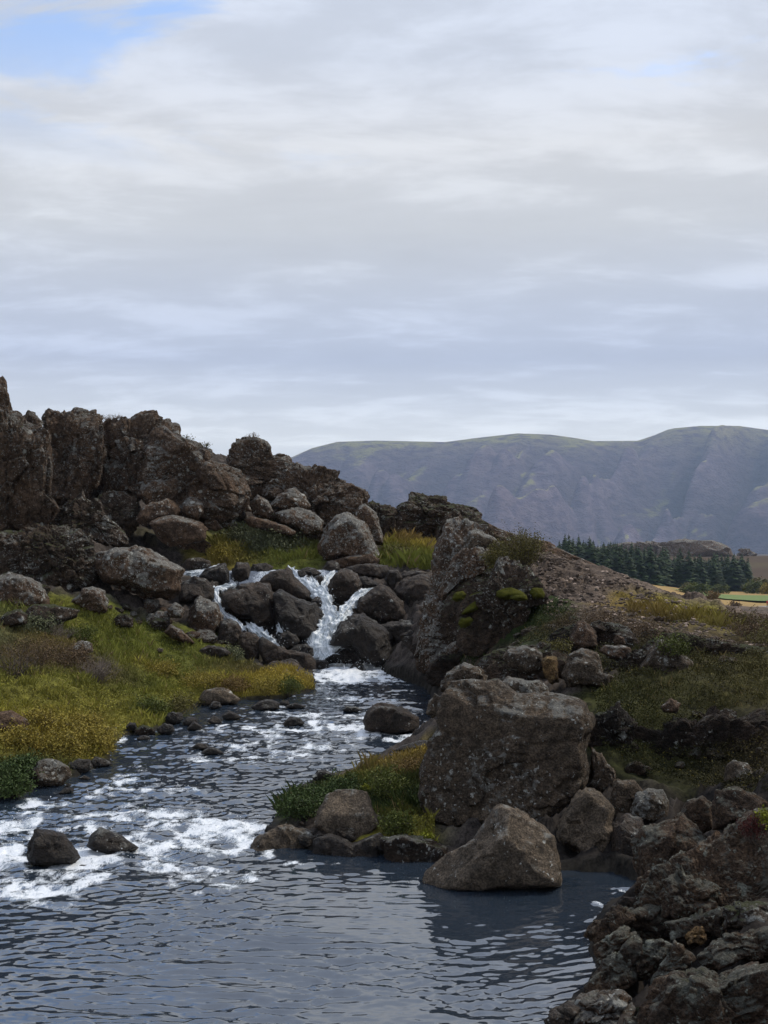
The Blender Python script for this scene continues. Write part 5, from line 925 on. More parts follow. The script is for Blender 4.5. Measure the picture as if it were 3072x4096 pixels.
LB = wpoly([(-420, 3260), (0, 3185), (130, 3130), (300, 3080), (430, 3015), (480, 2950), (640, 2905), (790, 2815), (1000, 2792), (1170, 2778), (1255, 2762), (1250, 2705), (1100, 2680), (950, 2640), (880, 2590), (700, 2535), (560, 2480), (420, 2440), (230, 2400), (0, 2420), (-420, 2450)])
ME = wpoly([(830, 2252), (850, 2150), (960, 2125), (1270, 2145), (1290, 2235), (1130, 2262), (950, 2258)])
MR = wpoly([(1500, 2265), (1530, 2200), (1600, 2160), (1740, 2190), (1735, 2280)])
SP = wpoly([(1110, 3255), (1150, 3185), (1330, 3112), (1500, 3058), (1700, 2995), (1740, 3150), (1740, 3400), (1640, 3420), (1570, 3290), (1420, 3225), (1250, 3285)])
RS = wpoly([(2500, 2430), (2650, 2425), (3000, 2500), (2980, 2540), (2700, 2490), (2520, 2470)])
RB = wpoly([(2030, 2600), (2150, 2420), (2260, 2440), (2400, 2560), (2700, 2560), (3072, 2600), (3072, 2800), (2800, 2830), (2560, 2860), (2450, 3050), (2380, 2980), (2380, 2800), (2300, 2660)])
RF = wpoly([(1745, 2640), (1760, 2420), (1830, 2310), (1900, 2360), (1860, 2560), (1990, 2640), (1850, 2680)])
HF = wpoly([(2400, 2900), (2600, 2850), (3072, 2880), (3072, 3180), (2750, 3150), (2500, 3080)])
def add_plants(name, label, cat, parts):
    Vs, Fs, Cs, o_ = [], [], [], 0
    for V, F, C in parts: Vs.append(V); Fs.append(F + o_); Cs.append(C); o_ += len(V)
    return tag(link(name, mk_mesh(name, np.concatenate(Vs), np.concatenate(Fs), GRASSM, False, {'col': np.concatenate(Cs)})), label, cat, kind='stuff')
add_plants('grass', 'green and yellow grass with low herbs covering the left bank', 'grass', [grass_mesh(LB, 620, 0.05, 0.17, 0.018, 201, 0.0, 1.22), herb_mesh(LB, 420, 0.20, 0.045, 203, 0.45, 1.22)])
add_plants('grass', 'meadow grass above the falls below the cliff rubble', 'grass', [grass_mesh(ME, 520, 0.08, 0.30, 0.024, 211), herb_mesh(ME, 150, 0.3, 0.09, 213, 0.6)])
add_plants('grass', 'dry yellow grass beside the gorge wall above the falls', 'grass', [grass_mesh(MR, 900, 0.12, 0.42, 0.018, 221)])
add_plants('grass', 'low green plants and grass on the bushy spit', 'grass', [grass_mesh(SP, 700, 0.05, 0.20, 0.014, 231), herb_mesh(SP, 900, 0.22, 0.045, 233, 0.3)])
add_plants('grass', 'strip of yellow grass across the bare slope', 'grass', [grass_mesh(RS, 420, 0.06, 0.22, 0.018, 241)])
add_plants('grass', 'moss and heather tufts on the right bank', 'grass', [grass_mesh(RB, 330, 0.04, 0.14, 0.014, 251, 0.5, 0.9), herb_mesh(RB, 1100, 0.26, 0.04, 253, 0.6, 0.95)])
strew('dark block on the flank of the gorge wall beside the falls', 'blocks on the gorge wall', ['mossy', 'lichen', 'damp'], [(1700, 2420), (1790, 2380), (1850, 2600), (1800, 2740), (1720, 2740), (1690, 2600)], 16, 0.25, 0.6)
add_plants('grass', 'grass tufts on the ridge flank beside the falls', 'grass', [grass_mesh(RF, 260, 0.06, 0.20, 0.018, 261, 0.5), herb_mesh(RF, 260, 0.15, 0.05, 263, 0.7)])

add_plants('grass', 'dark low plants in the shadowed hollow of the right bank', 'grass', [herb_mesh(HF, 2600, 0.26, 0.035, 273, 0.15, 1.1)])

# ------------------------------------------------------------------ shrubs
BARK = flat_material('twig_bark', (0.075, 0.055, 0.042)); GREYB = flat_material('grey_twig', (0.17, 0.135, 0.11))
LEAF = {k: leaf_material(k + '_leaves', c) for k, c in dict(yellow=(0.25, 0.195, 0.034), green=(0.085, 0.10, 0.020), dark=(0.052, 0.078, 0.022), olive=(0.115, 0.10, 0.028), orange=(0.17, 0.11, 0.035), silver=(0.135, 0.145, 0.075), brown=(0.115, 0.075, 0.04), red=(0.085, 0.022, 0.018), lime=(0.20, 0.21, 0.02)).items()}
def tube(P, r0, r1, k=4):
    P = np.asarray(P, float); n = len(P); t = np.gradient(P, axis=0); t /= np.linalg.norm(t, axis=1)[:, None] + 1e-9
    a = np.cross(t, [0.31, 0.77, 0.55]); a /= np.linalg.norm(a, axis=1)[:, None] + 1e-9; b = np.cross(t, a); r = np.linspace(r0, r1, n)[:, None]
    V = np.stack([P + r * (math.cos(q) * a + math.sin(q) * b) for q in np.linspace(0, 2 * math.pi, k, endpoint=False)], 1).reshape(-1, 3)
    F = [[i * k + j, i * k + (j + 1) % k, (i + 1) * k + (j + 1) % k, (i + 1) * k + j] for i in range(n - 1) for j in range(k)]
    return V, np.array(F)
def shrub_meshes(seed, w, h, nleaf, size, twigs, form='dome', twig_r=0.006, lean=0.0):
    r_ = np.random.default_rng(seed); Vs, Fs, o_ = [], [], 0; tips = []
    for i in range(twigs):
        a = r_.uniform(0, 6.283); rr = w * 0.5 * math.sqrt(r_.random()); hh = h * r_.uniform(0.6, 1.0) * (1 - 0.45 * (rr / (0.5 * w)) ** 2)
        end = np.array([math.cos(a) * rr + lean * h, math.sin(a) * rr, hh]); b0 = np.array([math.cos(a) * rr * .25, math.sin(a) * rr * .25, -0.05]); s = np.linspace(0, 1, 7)[:, None]
        P = b0 * (1 - s) + end * s; P[:, 2] = b0[2] + (end[2] - b0[2]) * s[:, 0] ** 0.8; P[1:-1] += r_.normal(size=(5, 3)) * 0.05 * h
        V, F = tube(P, twig_r, twig_r * 0.35); Vs.append(V); Fs.append(F + o_); o_ += len(V); tips.append(P)
        for j in range(3):
            k = int(r_.integers(2, 6)); e = P[k] + r_.normal(size=3) * np.array([.16, .16, .12]) * max(w, h) * 0.6 + np.array([0, 0, .12 * h]); Q = np.stack([P[k], (P[k] + e) / 2 + r_.normal(size=3) * 0.02 * h, e]); V, F = tube(Q, twig_r * 0.55, twig_r * 0.25, 3)
            F = F if F.shape[1] == 4 else F; Vs.append(V); Fs.append(F + o_); o_ += len(V); tips.append(Q)
    SV, SF = np.concatenate(Vs), np.concatenate(Fs)
    if nleaf:
        allp = np.concatenate([np.concatenate([p[1:], (p[:-1] + p[1:]) / 2]) for p in tips]); allp = allp[allp[:, 2] > 0.12 * h]
        if form == 'dome':
            m = nleaf // 3; d = r_.normal(size=(m, 3)); d[:, 2] = np.abs(d[:, 2]); d /= np.linalg.norm(d, axis=1)[:, None]
            lump = 0.75 + 0.4 * fbm(d * 2.6 + seed, seed, 3); q = d * np.array([w / 2, w / 2, h]) * (lump * r_.uniform(0.6, 1.0, m) ** 0.5)[:, None]
            k = r_.integers(len(allp), size=nleaf - m); P = np.concatenate([q, allp[k] + r_.normal(size=(nleaf - m, 3)) * 0.06 * max(w, h)])
        else:
            k = r_.integers(len(allp), size=nleaf); P = allp[k] + r_.normal(size=(nleaf, 3)) * 0.05 * h
        P = P[P[:, 2] > 0.0]; LV, LF = leaf_quads(P, size, r_, 0.5); tint = np.repeat(r_.random(len(P)), 4)
    else: LV = None; LF = None; tint = None
    return (SV, SF), (LV, LF, tint)
def shrub(label, px, py, w, h, leaf, nleaf=1400, size=0.05, twigs=14, d=None, seed=1, form='dome', bark=None, twig_r=0.006, cat='shrub', name='shrub', z=None, group=None, lean=0.0):
    d = d or hit(px, py); X = at(px, py, d); X[2] = X[2] if z == 'ray' else float(ground_z(np.array([X[0]]), np.array([X[1]]))[0])
    (SV, SF), (LV, LF, tint) = shrub_meshes(seed, w, h, nleaf, size, twigs, form, twig_r, lean)
    r = tag(empty(name, X), label, cat, group); link('stem', mk_mesh('stem', SV, SF, bark or BARK), (0, 0, 0), r)
    if LV is not None: link('foliage', mk_mesh('foliage', LV, LF, LEAF[leaf], False, {'tint': tint}), (0, 0, 0), r)
    return r
S_ = [
    ('yellow willow clump above the weathered grey boulder on the left shore', 250, 3015, 1.3, .62, 'yellow', 2600, .055), ('yellow willow clump nearest the left edge of the bank', 70, 3010, 1.0, .5, 'yellow', 1800, .055),
    ('yellow-green willow clump overhanging the river bend', 385, 3015, 1.2, .6, 'yellow', 2400, .055), ('golden willow clump behind the overhanging one', 330, 2930, 1.2, .5, 'yellow', 2200, .05),
    ('golden willow clump above the reddish brown boulder', 160, 2925, 1.0, .45, 'yellow', 1800, .05), ('dark green leafy shrub at the left edge above the rapids', 20, 3140, 1.0, .55, 'dark', 2400, .06),
    ('dark green shrub beside the weathered grey boulder', 105, 3110, .8, .5, 'dark', 2000, .06), ('low dark shrub at the waterline in the left corner of the bank', 40, 3190, .9, .4, 'dark', 1800, .06),
    ('rust-tinged willow thicket in the middle of the left bank', 140, 2660, 2.2, .75, 'brown', 2200, .045), ('brownish willow beside the grey bare thicket', 290, 2680, 1.6, .75, 'brown', 1900, .05),
    ('silvery green shrub at the top of the left bank', 140, 2530, 1.6, .55, 'silver', 2200, .06), ('olive shrub on the green hummock', 310, 2560, 1.2, .4, 'green', 1800, .05),
    ('yellow patch of dwarf willow in the middle of the bank', 640, 2700, 1.4, .4, 'yellow', 1800, .05), ('golden dwarf willow along the lower bank', 810, 2765, 1.5, .42, 'yellow', 2000, .05),
    ('orange dwarf willow next to the grey bank boulder', 930, 2770, 1.3, .4, 'orange', 1800, .05), ('golden dwarf willow below the ridge-backed boulder', 1060, 2775, 1.2, .45, 'yellow', 1800, .05),
    ('green dwarf willow at the tip of the left bank', 1150, 2775, 1.0, .5, 'green', 1800, .05), ('olive dwarf willow at the water left of the grey bank boulder', 720, 2850, 1.1, .45, 'olive', 1800, .05),
    ('silvery shrub under the dark block by the lower cascade', 930, 2640, 1.0, .45, 'silver', 1400, .06), ('green shrub above the mossy rock in the shallows', 600, 2860, 1.2, .4, 'green', 1800, .05),
    ('wide grey-green willow in the meadow above the falls', 1080, 2215, 3.0, .9, 'silver', 3000, .09), ('grey-green willow at the back of the meadow', 980, 2180, 2.4, .9, 'silver', 2400, .09),
    ('yellow low shrub at the left end of the meadow', 890, 2235, 1.8, .55, 'yellow', 1600, .08), ('olive shrub at the foot of the dry grass', 1590, 2250, 1.4, .7, 'olive', 1500, .08),
    ('dark green willow bush at the tip of the spit', 1190, 3270, .85, .48, 'dark', 2600, .045), ('dark green bush left of the perched brown block', 1265, 3225, .9, .45, 'dark', 2400, .045),
    ('green bush on the crest of the spit', 1370, 3165, .9, .38, 'dark', 2200, .045), ('bright yellow sprig behind the perched brown block', 1465, 3165, .3, .16, 'lime', 300, .05),
    ('green leafy bush right of the perched brown block', 1560, 3200, .85, .45, 'green', 2200, .045), ('rusty low shrub on the upper spit', 1640, 3080, .9, .3, 'orange', 1500, .04),
    ('yellow-green trailing plant under the giant boulder', 1590, 3350, .7, .4, 'green', 1500, .045), ('small bright green plant at the shaded foot of the giant boulder', 1700, 3390, .35, .22, 'lime', 300, .06),
]
for i, (lab, px, py, w, h, lf, nl, sz) in enumerate(S_): shrub(lab, px, py, w * 1.05, h * (0.9 if lf == 'dark' else 1.2), lf, int(nl * 1.2), sz, 14, seed=400 + i)
shrub('grey leafless thicket of twigs on the left bank', 380, 2720, 1.7, .85, None, 0, 0, 110, seed=450, bark=GREYB, twig_r=0.008)
shrub('bare crooked twigs at the left edge of the bank', 60, 2700, 1.6, .9, 'brown', 150, .05, 30, seed=451, twig_r=0.011)
shrub('bare brown twigs under the green hummock', 240, 2560, 1.3, .6, None, 0, 0, 40, seed=452, bark=GREYB, twig_r=0.008)
shrub('feathery olive bush on top of the right ridge', 2080, 2280, 1.8, 1.35, 'olive', 7500, .05, 70, d=37.6, seed=453, form='twig', twig_r=0.008, z='ray')
shrub('thinner olive bush left of the feathery one on the ridge', 1985, 2285, .9, .75, 'olive', 3000, .05, 30, d=37.3, seed=454, form='twig', z='ray')
shrub('leafless shrub on the grassy shoulder of the cliff', 450, 1690, 1.2, .45, None, 0, 0, 40, d=55.5, seed=455, bark=GREYB, twig_r=0.012, z='ray')
shrub('wispy willow sprouting from the cliff ledge, left of two', 745, 1775, .8, .45, 'silver', 120, .07, 16, d=54, seed=456, z='ray', twig_r=0.01)
shrub('wispy willow sprouting from the cliff ledge, right of two', 820, 1792, .7, .35, 'silver', 100, .07, 14, d=54, seed=457, z='ray', twig_r=0.01)
shrub('tiny leafless shrub on top of the dome crag', 1010, 1755, .8, .35, None, 0, 0, 24, d=59.5, seed=458, bark=GREYB, twig_r=0.012, z='ray')
shrub('dark red creeping plant on the rock at the right edge', 3010, 3345, .34, .28, 'red', 1500, .022, 20, d=14.3, seed=459, z='ray')
shrub('yellow-green tuft above the dark red plant', 3062, 3305, .28, .24, 'lime', 700, .03, 14, d=14.3, seed=460, z='ray')
shrub('leafy green plant hanging over the dark boulder by the hollow', 2690, 2620, .9, .5, 'green', 1800, .045, 14, d=27.0, seed=461, z='ray')
shrub('yellow-dotted shrub between the ochre block and the pointed rock', 2230, 2620, .8, .5, 'olive', 1300, .04, 14, d=28.5, seed=462, z='ray')
shrub('brown heather clump under the bare slope', 2420, 2520, 1.5, .5, 'brown', 2000, .04, 20, seed=463)
shrub('brown heather clump right of the pointed brown rock', 2560, 2545, 1.3, .45, 'brown', 1800, .04, 20, seed=464)
for i, (px, py, w, h) in enumerate([(2900, 2490, 1.4, .45), (2960, 2510, 1.6, .5), (3020, 2525, 1.6, .6), (3070, 2545, 1.6, .7), (2990, 2560, 1.4, .5), (3060, 2585, 1.4, .5)]):
    shrub('olive-brown birch scrub at the right end of the bare slope', px, py, w, h, 'olive' if i % 2 else 'brown', 1500, .045, 26, seed=470 + i, form='twig', group='birch scrub at the right end of the slope')

# ------------------------------------------------------------------ spray thrown up by the falls and rapids
rs = np.random.default_rng(9); SPY = []
for (x_, y_, d_, sx_, sy_, n_) in [(890, 1090, 46.0, 60, 35, 260), (905, 830, 47.6, 45, 30, 140), (1010, 930, 46.9, 40, 40, 110), (600, 1095, 45.6, 35, 18, 110), (340, 730, 49.0, 16, 16, 50), (1090, 1230, 44.9, 130, 25, 260), (640, 1010, 46.3, 22, 22, 50), (870, 1150, 45.4, 60, 30, 160)]:
    p_ = np.stack([x_ + rs.normal(size=n_) * sx_, y_ + rs.normal(size=n_) * sy_], 1); q_ = reg(2, p_); SPY.append(at(q_[:, 0], q_[:, 1], d_ + rs.normal(size=n_) * 0.2))
for cx, cy, rx, ry, st__ in [f for f in fb_c if f[4] > 0.7 and f[1] < 40]:
    n_ = 120; xx_ = cx + rs.normal(size=n_) * rx * .6; yy_ = cy + rs.normal(size=n_) * ry * .6; SPY.append(np.stack([xx_, yy_, zw(yy_) + np.abs(rs.normal(size=n_)) * 0.09], 1))
SPY = np.concatenate(SPY); V1, F1 = ico(1); ss_ = 0.004 + 0.011 * rs.random(len(SPY)) ** 2 * np.clip(SPY[:, 1] / 35, .5, 1.4)
V = (V1[None] * ss_[:, None, None] * rs.uniform(.6, 1.5, (len(SPY), 1, 3)) + SPY[:, None]).reshape(-1, 3)
tag(link('spray', mk_mesh('spray', V, (F1[None] + 12 * np.arange(len(SPY))[:, None, None]).reshape(-1, 3), FALLM, True, {'flow': np.repeat(SPY, 12, 0), 'open': np.full(len(SPY) * 12, 2.0)})), 'white water drops thrown up by the falls and rapids', 'spray', kind='stuff')

# ------------------------------------------------------------------ far things: field, path, forest, lava ridge, mountain, person
def sheet(name, label, x0, x1, y0, y1, off, c, nx=14, ny=8):
    X, Y = np.meshgrid(np.linspace(x0, x1, nx), np.linspace(y0, y1, ny)); a, b = X.ravel(), Y.ravel(); zz_ = plain_z(a, b) + 0.5 * fb2(a / 40, b / 40, 3, 4) * smooth(b, 100, 200) + off
    return tag(link(name, mk_mesh(name, np.stack([a, b, zz_], 1), grid_faces(ny, nx), flat_material(name + '_surface', c, 0.95))), label, 'field', kind='structure')
sheet('field', 'green hayfield on the plain', 103, 190, 345, 455, 0.5, (0.115, 0.165, 0.028))
sheet('path', 'grey gravel path beside the field', 84, 160, 268, 300, 0.5, (0.20, 0.185, 0.17))
NEEDLE = leaf_material('spruce_needles', (0.030, 0.050, 0.016), 0.9); TRUNK = flat_material('spruce_bark', (0.06, 0.045, 0.035))
def spruce(seed):
    r_ = np.random.default_rng(seed); Vs, Fs, T = [], [], []; o_ = 0
    tiers = 22
    for i in range(tiers):
        f = i / (tiers - 1); z = 0.08 + 0.92 * f; R = 0.24 * (1 - f) ** 0.7 + 0.010
        for j in range(int(13 - 6 * f)):
            a = r_.uniform(0, 6.283); L_ = R * r_.uniform(0.65, 1.25); dz = -L_ * r_.uniform(0.15, 0.5); w = L_ * r_.uniform(0.28, 0.45)
            ca, sa = math.cos(a), math.sin(a); z1 = z + r_.uniform(-.02, .02)
            p = np.array([[0, 0, z1 + .02], [ca * L_ * .6 - sa * w, sa * L_ * .6 + ca * w, z1 + dz * .7], [ca * L_, sa * L_, z1 + dz], [ca * L_ * .6 + sa * w, sa * L_ * .6 - ca * w, z1 + dz * .7]])
            Vs.append(p); Fs.append([o_, o_ + 1, o_ + 2, o_ + 3]); T += [r_.random()] * 4; o_ += 4
    Vs.append(np.array([[-.006, 0, .9], [.006, 0, .9], [0, .006, 1.06], [0, -.006, .9]])); Fs.append([o_, o_ + 1, o_ + 2, o_ + 3]); T += [0.5] * 4
    cm = mk_mesh('crown', np.concatenate(Vs), np.array(Fs), NEEDLE, False, {'tint': np.array(T)})
    V, F = tube([[0, 0, -.05], [0, 0, .4], [0, 0, .98]], 0.018, 0.003, 6); return cm, mk_mesh('trunk', V, F, TRUNK)
SPR = [spruce(600 + i) for i in range(6)]
rt = np.random.default_rng(77)
spots = []
for i in range(300):
    u = rt.random(); px = 2225 + u * 775; row = rt.random()
    d0 = np.interp(px, [2225, 2500, 2800, 3010], [445, 490, 545, 590]); d = d0 + row * np.interp(px, [2225, 2600, 2900, 3010], [150, 110, 60, 15]); spots.append((px, d))
for i, (px, d) in enumerate(spots):
    X = (px - CX) / FPX * d; z = float(plain_z(np.array([X]), np.array([d]))[0]); h = rt.uniform(10.5, 17.0) * (1.06 if rt.random() < .12 else 1)
    cm, tm = SPR[i % 6]; r = tag(empty('spruce_tree', (X, d, z)), 'dark green spruce in the dense plantation beyond the bare slope', 'tree', 'spruces of the plantation')
    h *= rt.choice([0.78, 0.88, 0.95, 1.0, 1.04]); r.scale = (h * rt.uniform(1.0, 1.6),) * 2 + (h,); r.rotation_euler.z = rt.uniform(0, 6.28); link('crown', cm, (0, 0, 0), r); link('trunk', tm, (0, 0, 0), r)
# bushes on the plain, one mesh shared
(SV, SF), (LV, LF, tint) = shrub_meshes(700, 1.0, 0.8, 1500, 0.09, 10, 'dome', 0.01)
bst = mk_mesh('stem', SV, SF, BARK)
def plain_bush(label, px, d, w, h, leaf, group=None):
    X = (px - CX) / FPX * d; z = float(plain_z(np.array([X]), np.array([d]))[0])
    me = mk_mesh('foliage', LV, LF, LEAF[leaf], False, {'tint': tint}); r = tag(empty('bush', (X, d, z)), label, 'bush', group); r.scale = (w, w, h / .8)
    link('foliage', me, (0, 0, 0), r); link('stem', bst, (0, 0, 0), r)
plain_bush('rust-brown round bush in front of the straw meadow', 2850, 330, 4.6, 3.6, 'orange')
plain_bush('dark grey bush left of the green hayfield', 2935, 260, 3.6, 3.0, 'brown')
plain_bush('olive bush at the near corner of the spruce plantation', 2790, 420, 10, 4.5, 'green')
plain_bush('second olive bush at the near edge of the spruce plantation', 2760, 430, 8, 4.0, 'olive')
plain_bush('low olive bush under the last spruces', 2880, 500, 9, 4.0, 'green')
plain_bush('yellow-green bush right of the last spruce', 3015, 520, 10, 6.0, 'green')
plain_bush('yellow bush at the right edge beyond the hayfield', 3066, 500, 6, 5.0, 'yellow')
plain_bush('wide green thicket behind the hayfield', 3040, 560, 14, 7.0, 'olive')
plain_bush('brown bush between the round bush and the slope', 2800, 330, 4.0, 2.4, 'olive')
rocks(4, [('far lava ridge with a dark cliff face beyond the spruce forest', 'crag', 930, 6, [(700, 690), (870, 645), (960, 630), (1100, 626), (1200, 620), (1380, 620), (1470, 655), (1480, 700), (1350, 730), (1100, 730), (850, 720)], dict(CR, cell=(14, 14, 30), blocks=2.4, fine=1.0, dr=0.5)),
          ('low outcrop right of the far lava ridge', 'crag', 940, 5, [(1500, 685), (1530, 665), (1570, 662), (1600, 680), (1590, 705), (1520, 705)], dict(CR, cell=(9, 9, 12), blocks=1.5, fine=0.6))])
# the mountain
YR = 7000.0
SKY = [(-3000, 2100), (-800, 2000), (300, 1930), (800, 1900), (1000, 1870), (1170, 1828), (1250, 1792), (1350, 1767), (1500, 1762), (1780, 1768), (1900, 1752), (2070, 1733), (2200, 1738), (2300, 1752), (2370, 1764), (2550, 1763), (2620, 1740), (2675, 1717), (2700, 1712), (2800, 1703), (2950, 1703), (3072, 1720), (3400, 1770), (4200, 1850), (6000, 2050)]
sk = np.array(SKY, float); skx = (sk[:, 0] - CX) / FPX * YR; skz = CAMZ + (HOR - sk[:, 1]) / FPX * YR
mx_, my_ = np.meshgrid(np.concatenate([np.linspace(-3600, -900, 50)[:-1], np.linspace(-900, 2700, 330), np.linspace(2700, 5200, 40)[1:]]), np.concatenate([np.linspace(4300, 7000, 170), np.linspace(7050, 9800, 30)]))
a, b = mx_.ravel(), my_.ravel(); t = np.clip((b - 4450) / (YR - 4450), 0, 1); H = np.interp(a * YR / np.maximum(b, 4300) * 0.55 + a * 0.45, skx, skz)
prof = 0.30 * t + 0.70 * smooth(t, 0.12, 0.98) ** 1.15
pxm = CX + a / b * FPX
hgt = -13 + (H + 13) * prof
mask = np.clip(t * (1 - t) * 4, 0, 1) * (1 - smooth(t, .76, .95))
wx2 = a / 640 + 0.6 * fb2(a / 800, b / 800, 301, 3) - (b - 5700) / 1700
gul = ridged2(wx2, b / 2400, 303, 3); hgt -= 420 * mask * np.clip(gul - 0.45, 0, 1) * 1.6
hgt += 90 * mask * fb2(a / 500, b / 420, 305, 5) - 26 * mask * (ridged2(a / 170 - b / 900, b / 620, 309, 4) - 0.6)
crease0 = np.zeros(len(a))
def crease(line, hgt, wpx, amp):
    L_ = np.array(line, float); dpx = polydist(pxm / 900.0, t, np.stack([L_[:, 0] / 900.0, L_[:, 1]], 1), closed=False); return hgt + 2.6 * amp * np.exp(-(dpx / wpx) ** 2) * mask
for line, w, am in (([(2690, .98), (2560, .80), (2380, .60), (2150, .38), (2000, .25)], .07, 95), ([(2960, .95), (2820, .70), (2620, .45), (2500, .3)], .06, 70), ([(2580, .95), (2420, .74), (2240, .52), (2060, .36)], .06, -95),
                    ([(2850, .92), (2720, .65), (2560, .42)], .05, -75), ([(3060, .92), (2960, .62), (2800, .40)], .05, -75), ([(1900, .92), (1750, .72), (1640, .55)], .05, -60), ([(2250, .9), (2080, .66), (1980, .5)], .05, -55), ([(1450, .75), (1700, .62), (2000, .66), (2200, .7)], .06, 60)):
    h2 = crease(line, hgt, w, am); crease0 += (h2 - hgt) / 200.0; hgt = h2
gully_shade = np.clip(gul - 0.55, 0, 1) * 2.2 * mask; crease_shade = crease0 * -1.0  # shade to paint into the colour: darker gullies and creases, lighter spurs
back = smooth(b, 7000, 9800); hgt = hgt * (1 - 0.4 * back)
def mountain_material():
    m, tr, bs = new_mat('mountain_scree'); g = N(tr, 'ShaderNodeNewGeometry'); sp = N(tr, 'ShaderNodeSeparateXYZ'); L(tr, g.outputs['Position'], sp.inputs[0]); nr = N(tr, 'ShaderNodeSeparateXYZ'); L(tr, g.outputs['Normal'], nr.inputs[0])
    mp_ = N(tr, 'ShaderNodeMapping'); L(tr, g.outputs['Position'], mp_.inputs[0]); mp_.inputs['Scale'].default_value = (.001, .001, .0022); mp_.inputs['Rotation'].default_value = (0, 0.12, 0.2)
    n = NOISE(tr, mp_.outputs[0], 2.6, 8, 0.6, 0.8); n2 = NOISE(tr, mp_.outputs[0], 14.0, 6, 0.65); n3 = NOISE(tr, mp_.outputs[0], 60.0, 4, 0.6)
    c = MIX(tr, SS(tr, n2, 0.36, 0.64), (0.072, 0.056, 0.080), (0.138, 0.106, 0.124))
    flat = SS(tr, M(tr, 'ADD', nr.outputs[2], M(tr, 'MULTIPLY', M(tr, 'SUBTRACT', n, 0.5), 0.9)), 0.80, 0.98)
    top = SS(tr, M(tr, 'ADD', sp.outputs[2], M(tr, 'MULTIPLY', n, 260.0)), 560.0, 800.0)
    mo = M(tr, 'MULTIPLY', M(tr, 'MAXIMUM', flat, M(tr, 'MULTIPLY', top, 0.6)), SS(tr, n2, 0.34, 0.56))
    c = MIX(tr, M(tr, 'MULTIPLY', mo, 0.95), c, (0.23, 0.215, 0.085)); shade_attr = N(tr, 'ShaderNodeAttribute', attribute_name='bare'); shade_gain = M(tr, 'ADD', M(tr, 'MULTIPLY', shade_attr.outputs['Fac'], -0.85), 1.32); f = M(tr, 'MULTIPLY', shade_gain, M(tr, 'ADD', M(tr, 'MULTIPLY', n3, 0.9), 0.55)); cb = N(tr, 'ShaderNodeCombineColor'); [L(tr, f, cb.inputs[i]) for i in range(3)]  # attribute 'bare' multiplies painted relief shade into the slope colour
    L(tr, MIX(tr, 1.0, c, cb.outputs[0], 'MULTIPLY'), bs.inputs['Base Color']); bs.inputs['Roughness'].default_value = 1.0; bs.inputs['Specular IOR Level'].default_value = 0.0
    bp = N(tr, 'ShaderNodeBump'); bp.inputs['Strength'].default_value = 0.8; bp.inputs['Distance'].default_value = 1.0; L(tr, M(tr, 'ADD', M(tr, 'MULTIPLY', n2, 40.0), M(tr, 'MULTIPLY', n3, 16.0)), bp.inputs['Height']); L(tr, bp.outputs[0], bs.inputs['Normal'])
    return m
tag(link('mountain', mk_mesh('mountain', np.stack([a, b, hgt], 1), grid_faces(*mx_.shape), mountain_material(), True, {'bare': np.clip(0.3 + 0.9 * gully_shade + 0.8 * crease_shade, 0, 1)})), 'long purple-grey mountain with gullies and mossy green ledges', 'mountain', kind='structure')  # 'bare' carries the painted gully shade, not exposed rock

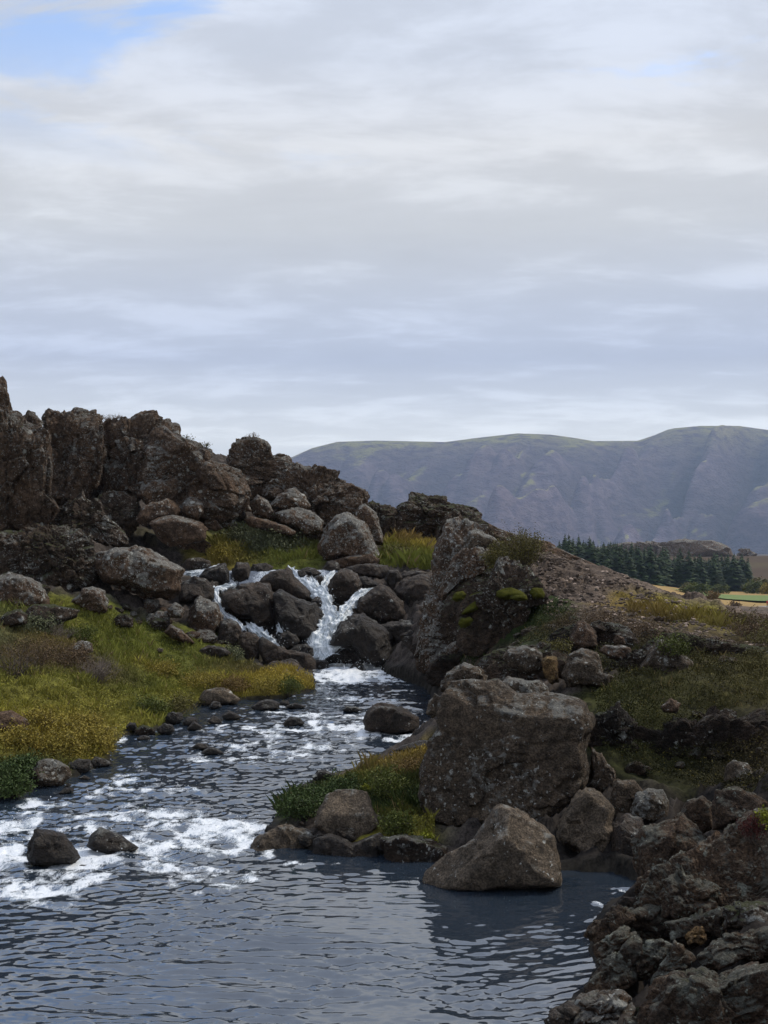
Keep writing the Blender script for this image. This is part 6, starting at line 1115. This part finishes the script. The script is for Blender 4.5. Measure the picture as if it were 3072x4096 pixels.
# a walker in a red jacket, cut by the right edge
def person(label, px, d, h=1.75):
    X = (px - CX) / FPX * d; z = float(plain_z(np.array([X]), np.array([d]))[0] + 0.5 * fb2(np.array([X / 40]), np.array([d / 40]), 3, 4)[0]) + 0.5
    J = {'p': (0, 0, .93), 'c': (0, 0, 1.25), 'n': (0, 0, 1.48), 'h': (0, -.02, 1.62), 't': (0, -.01, 1.74), 'ls': (-.19, 0, 1.42), 'le': (-.27, .03, 1.15), 'lh': (-.25, -.10, .93), 'rs': (.19, 0, 1.42), 're': (.27, .03, 1.15), 'rh': (.25, -.10, .93),
         'lk': (-.10, -.05, .50), 'lf': (-.11, .08, .07), 'lt': (-.11, -.10, .03), 'rk': (.10, .04, .50), 'rf': (.11, -.10, .07), 'rt': (.11, -.28, .03), 'lp': (-.10, 0, .88), 'rp': (.10, 0, .88)}
    rad = dict(p=.16, c=.17, n=.06, h=.105, t=.07, ls=.08, le=.055, lh=.045, rs=.08, re=.055, rh=.045, lk=.07, lf=.05, lt=.04, rk=.07, rf=.05, rt=.04, lp=.10, rp=.10)
    E = ['pc', 'cn', 'nh', 'ht', ('c', 'ls'), ('ls', 'le'), ('le', 'lh'), ('c', 'rs'), ('rs', 're'), ('re', 'rh'), ('p', 'lp'), ('lp', 'lk'), ('lk', 'lf'), ('lf', 'lt'), ('p', 'rp'), ('rp', 'rk'), ('rk', 'rf'), ('rf', 'rt')]
    ks = list(J); me = bpy.data.meshes.new('person'); me.from_pydata([J[k] for k in ks], [(ks.index(e[0]), ks.index(e[1])) for e in E], [])
    o = link('person', me, (X, d, z)); o.scale = (h / 1.75,) * 3; o.rotation_euler.z = 0.6
    md = o.modifiers.new('skin', 'SKIN'); o.modifiers.new('sub', 'SUBSURF').render_levels = 1
    for i, k in enumerate(ks): me.skin_vertices[0].data[i].radius = (rad[k] * .75, rad[k] * .62); me.skin_vertices[0].data[i].use_root = (k == 'p')
    m, t_, bs = new_mat('walker_clothes'); tc_ = N(t_, 'ShaderNodeTexCoord'); s_ = N(t_, 'ShaderNodeSeparateXYZ'); L(t_, tc_.outputs['Object'], s_.inputs[0])
    c = MIX(t_, M(t_, 'GREATER_THAN', s_.outputs[2], 0.86), (0.02, 0.02, 0.025), (0.36, 0.02, 0.025)); c = MIX(t_, M(t_, 'GREATER_THAN', s_.outputs[2], 1.51), c, (0.38, 0.22, 0.16)); c = MIX(t_, M(t_, 'GREATER_THAN', s_.outputs[2], 1.64), c, (0.03, 0.02, 0.015))
    L(t_, c, bs.inputs['Base Color']); me.materials.append(m); return tag(o, label, 'person')
person('person in a red jacket walking on the path at the right edge', 3066, 272)

# ------------------------------------------------------------------ air
bm = bmesh.new(); bmesh.ops.create_cube(bm, size=1.0); me = bpy.data.meshes.new('haze'); bm.to_mesh(me); bm.free()
hz = link('haze', me, (500, 4300, 430)); hz.scale = (19000, 15400, 900); tag(hz, 'thin blue haze in the air of the valley', 'haze', kind='stuff')
hm = bpy.data.materials.new('air'); hm.use_nodes = True; ht = hm.node_tree; ht.nodes.clear(); ho = ht.nodes.new('ShaderNodeOutputMaterial'); pv = ht.nodes.new('ShaderNodeVolumePrincipled')
pv.inputs['Color'].default_value = (0.58, 0.74, 1.0, 1); pv.inputs['Density'].default_value = 7.6e-5; pv.inputs['Anisotropy'].default_value = 0.1; ht.links.new(pv.outputs[0], ho.inputs['Volume']); me.materials.append(hm)
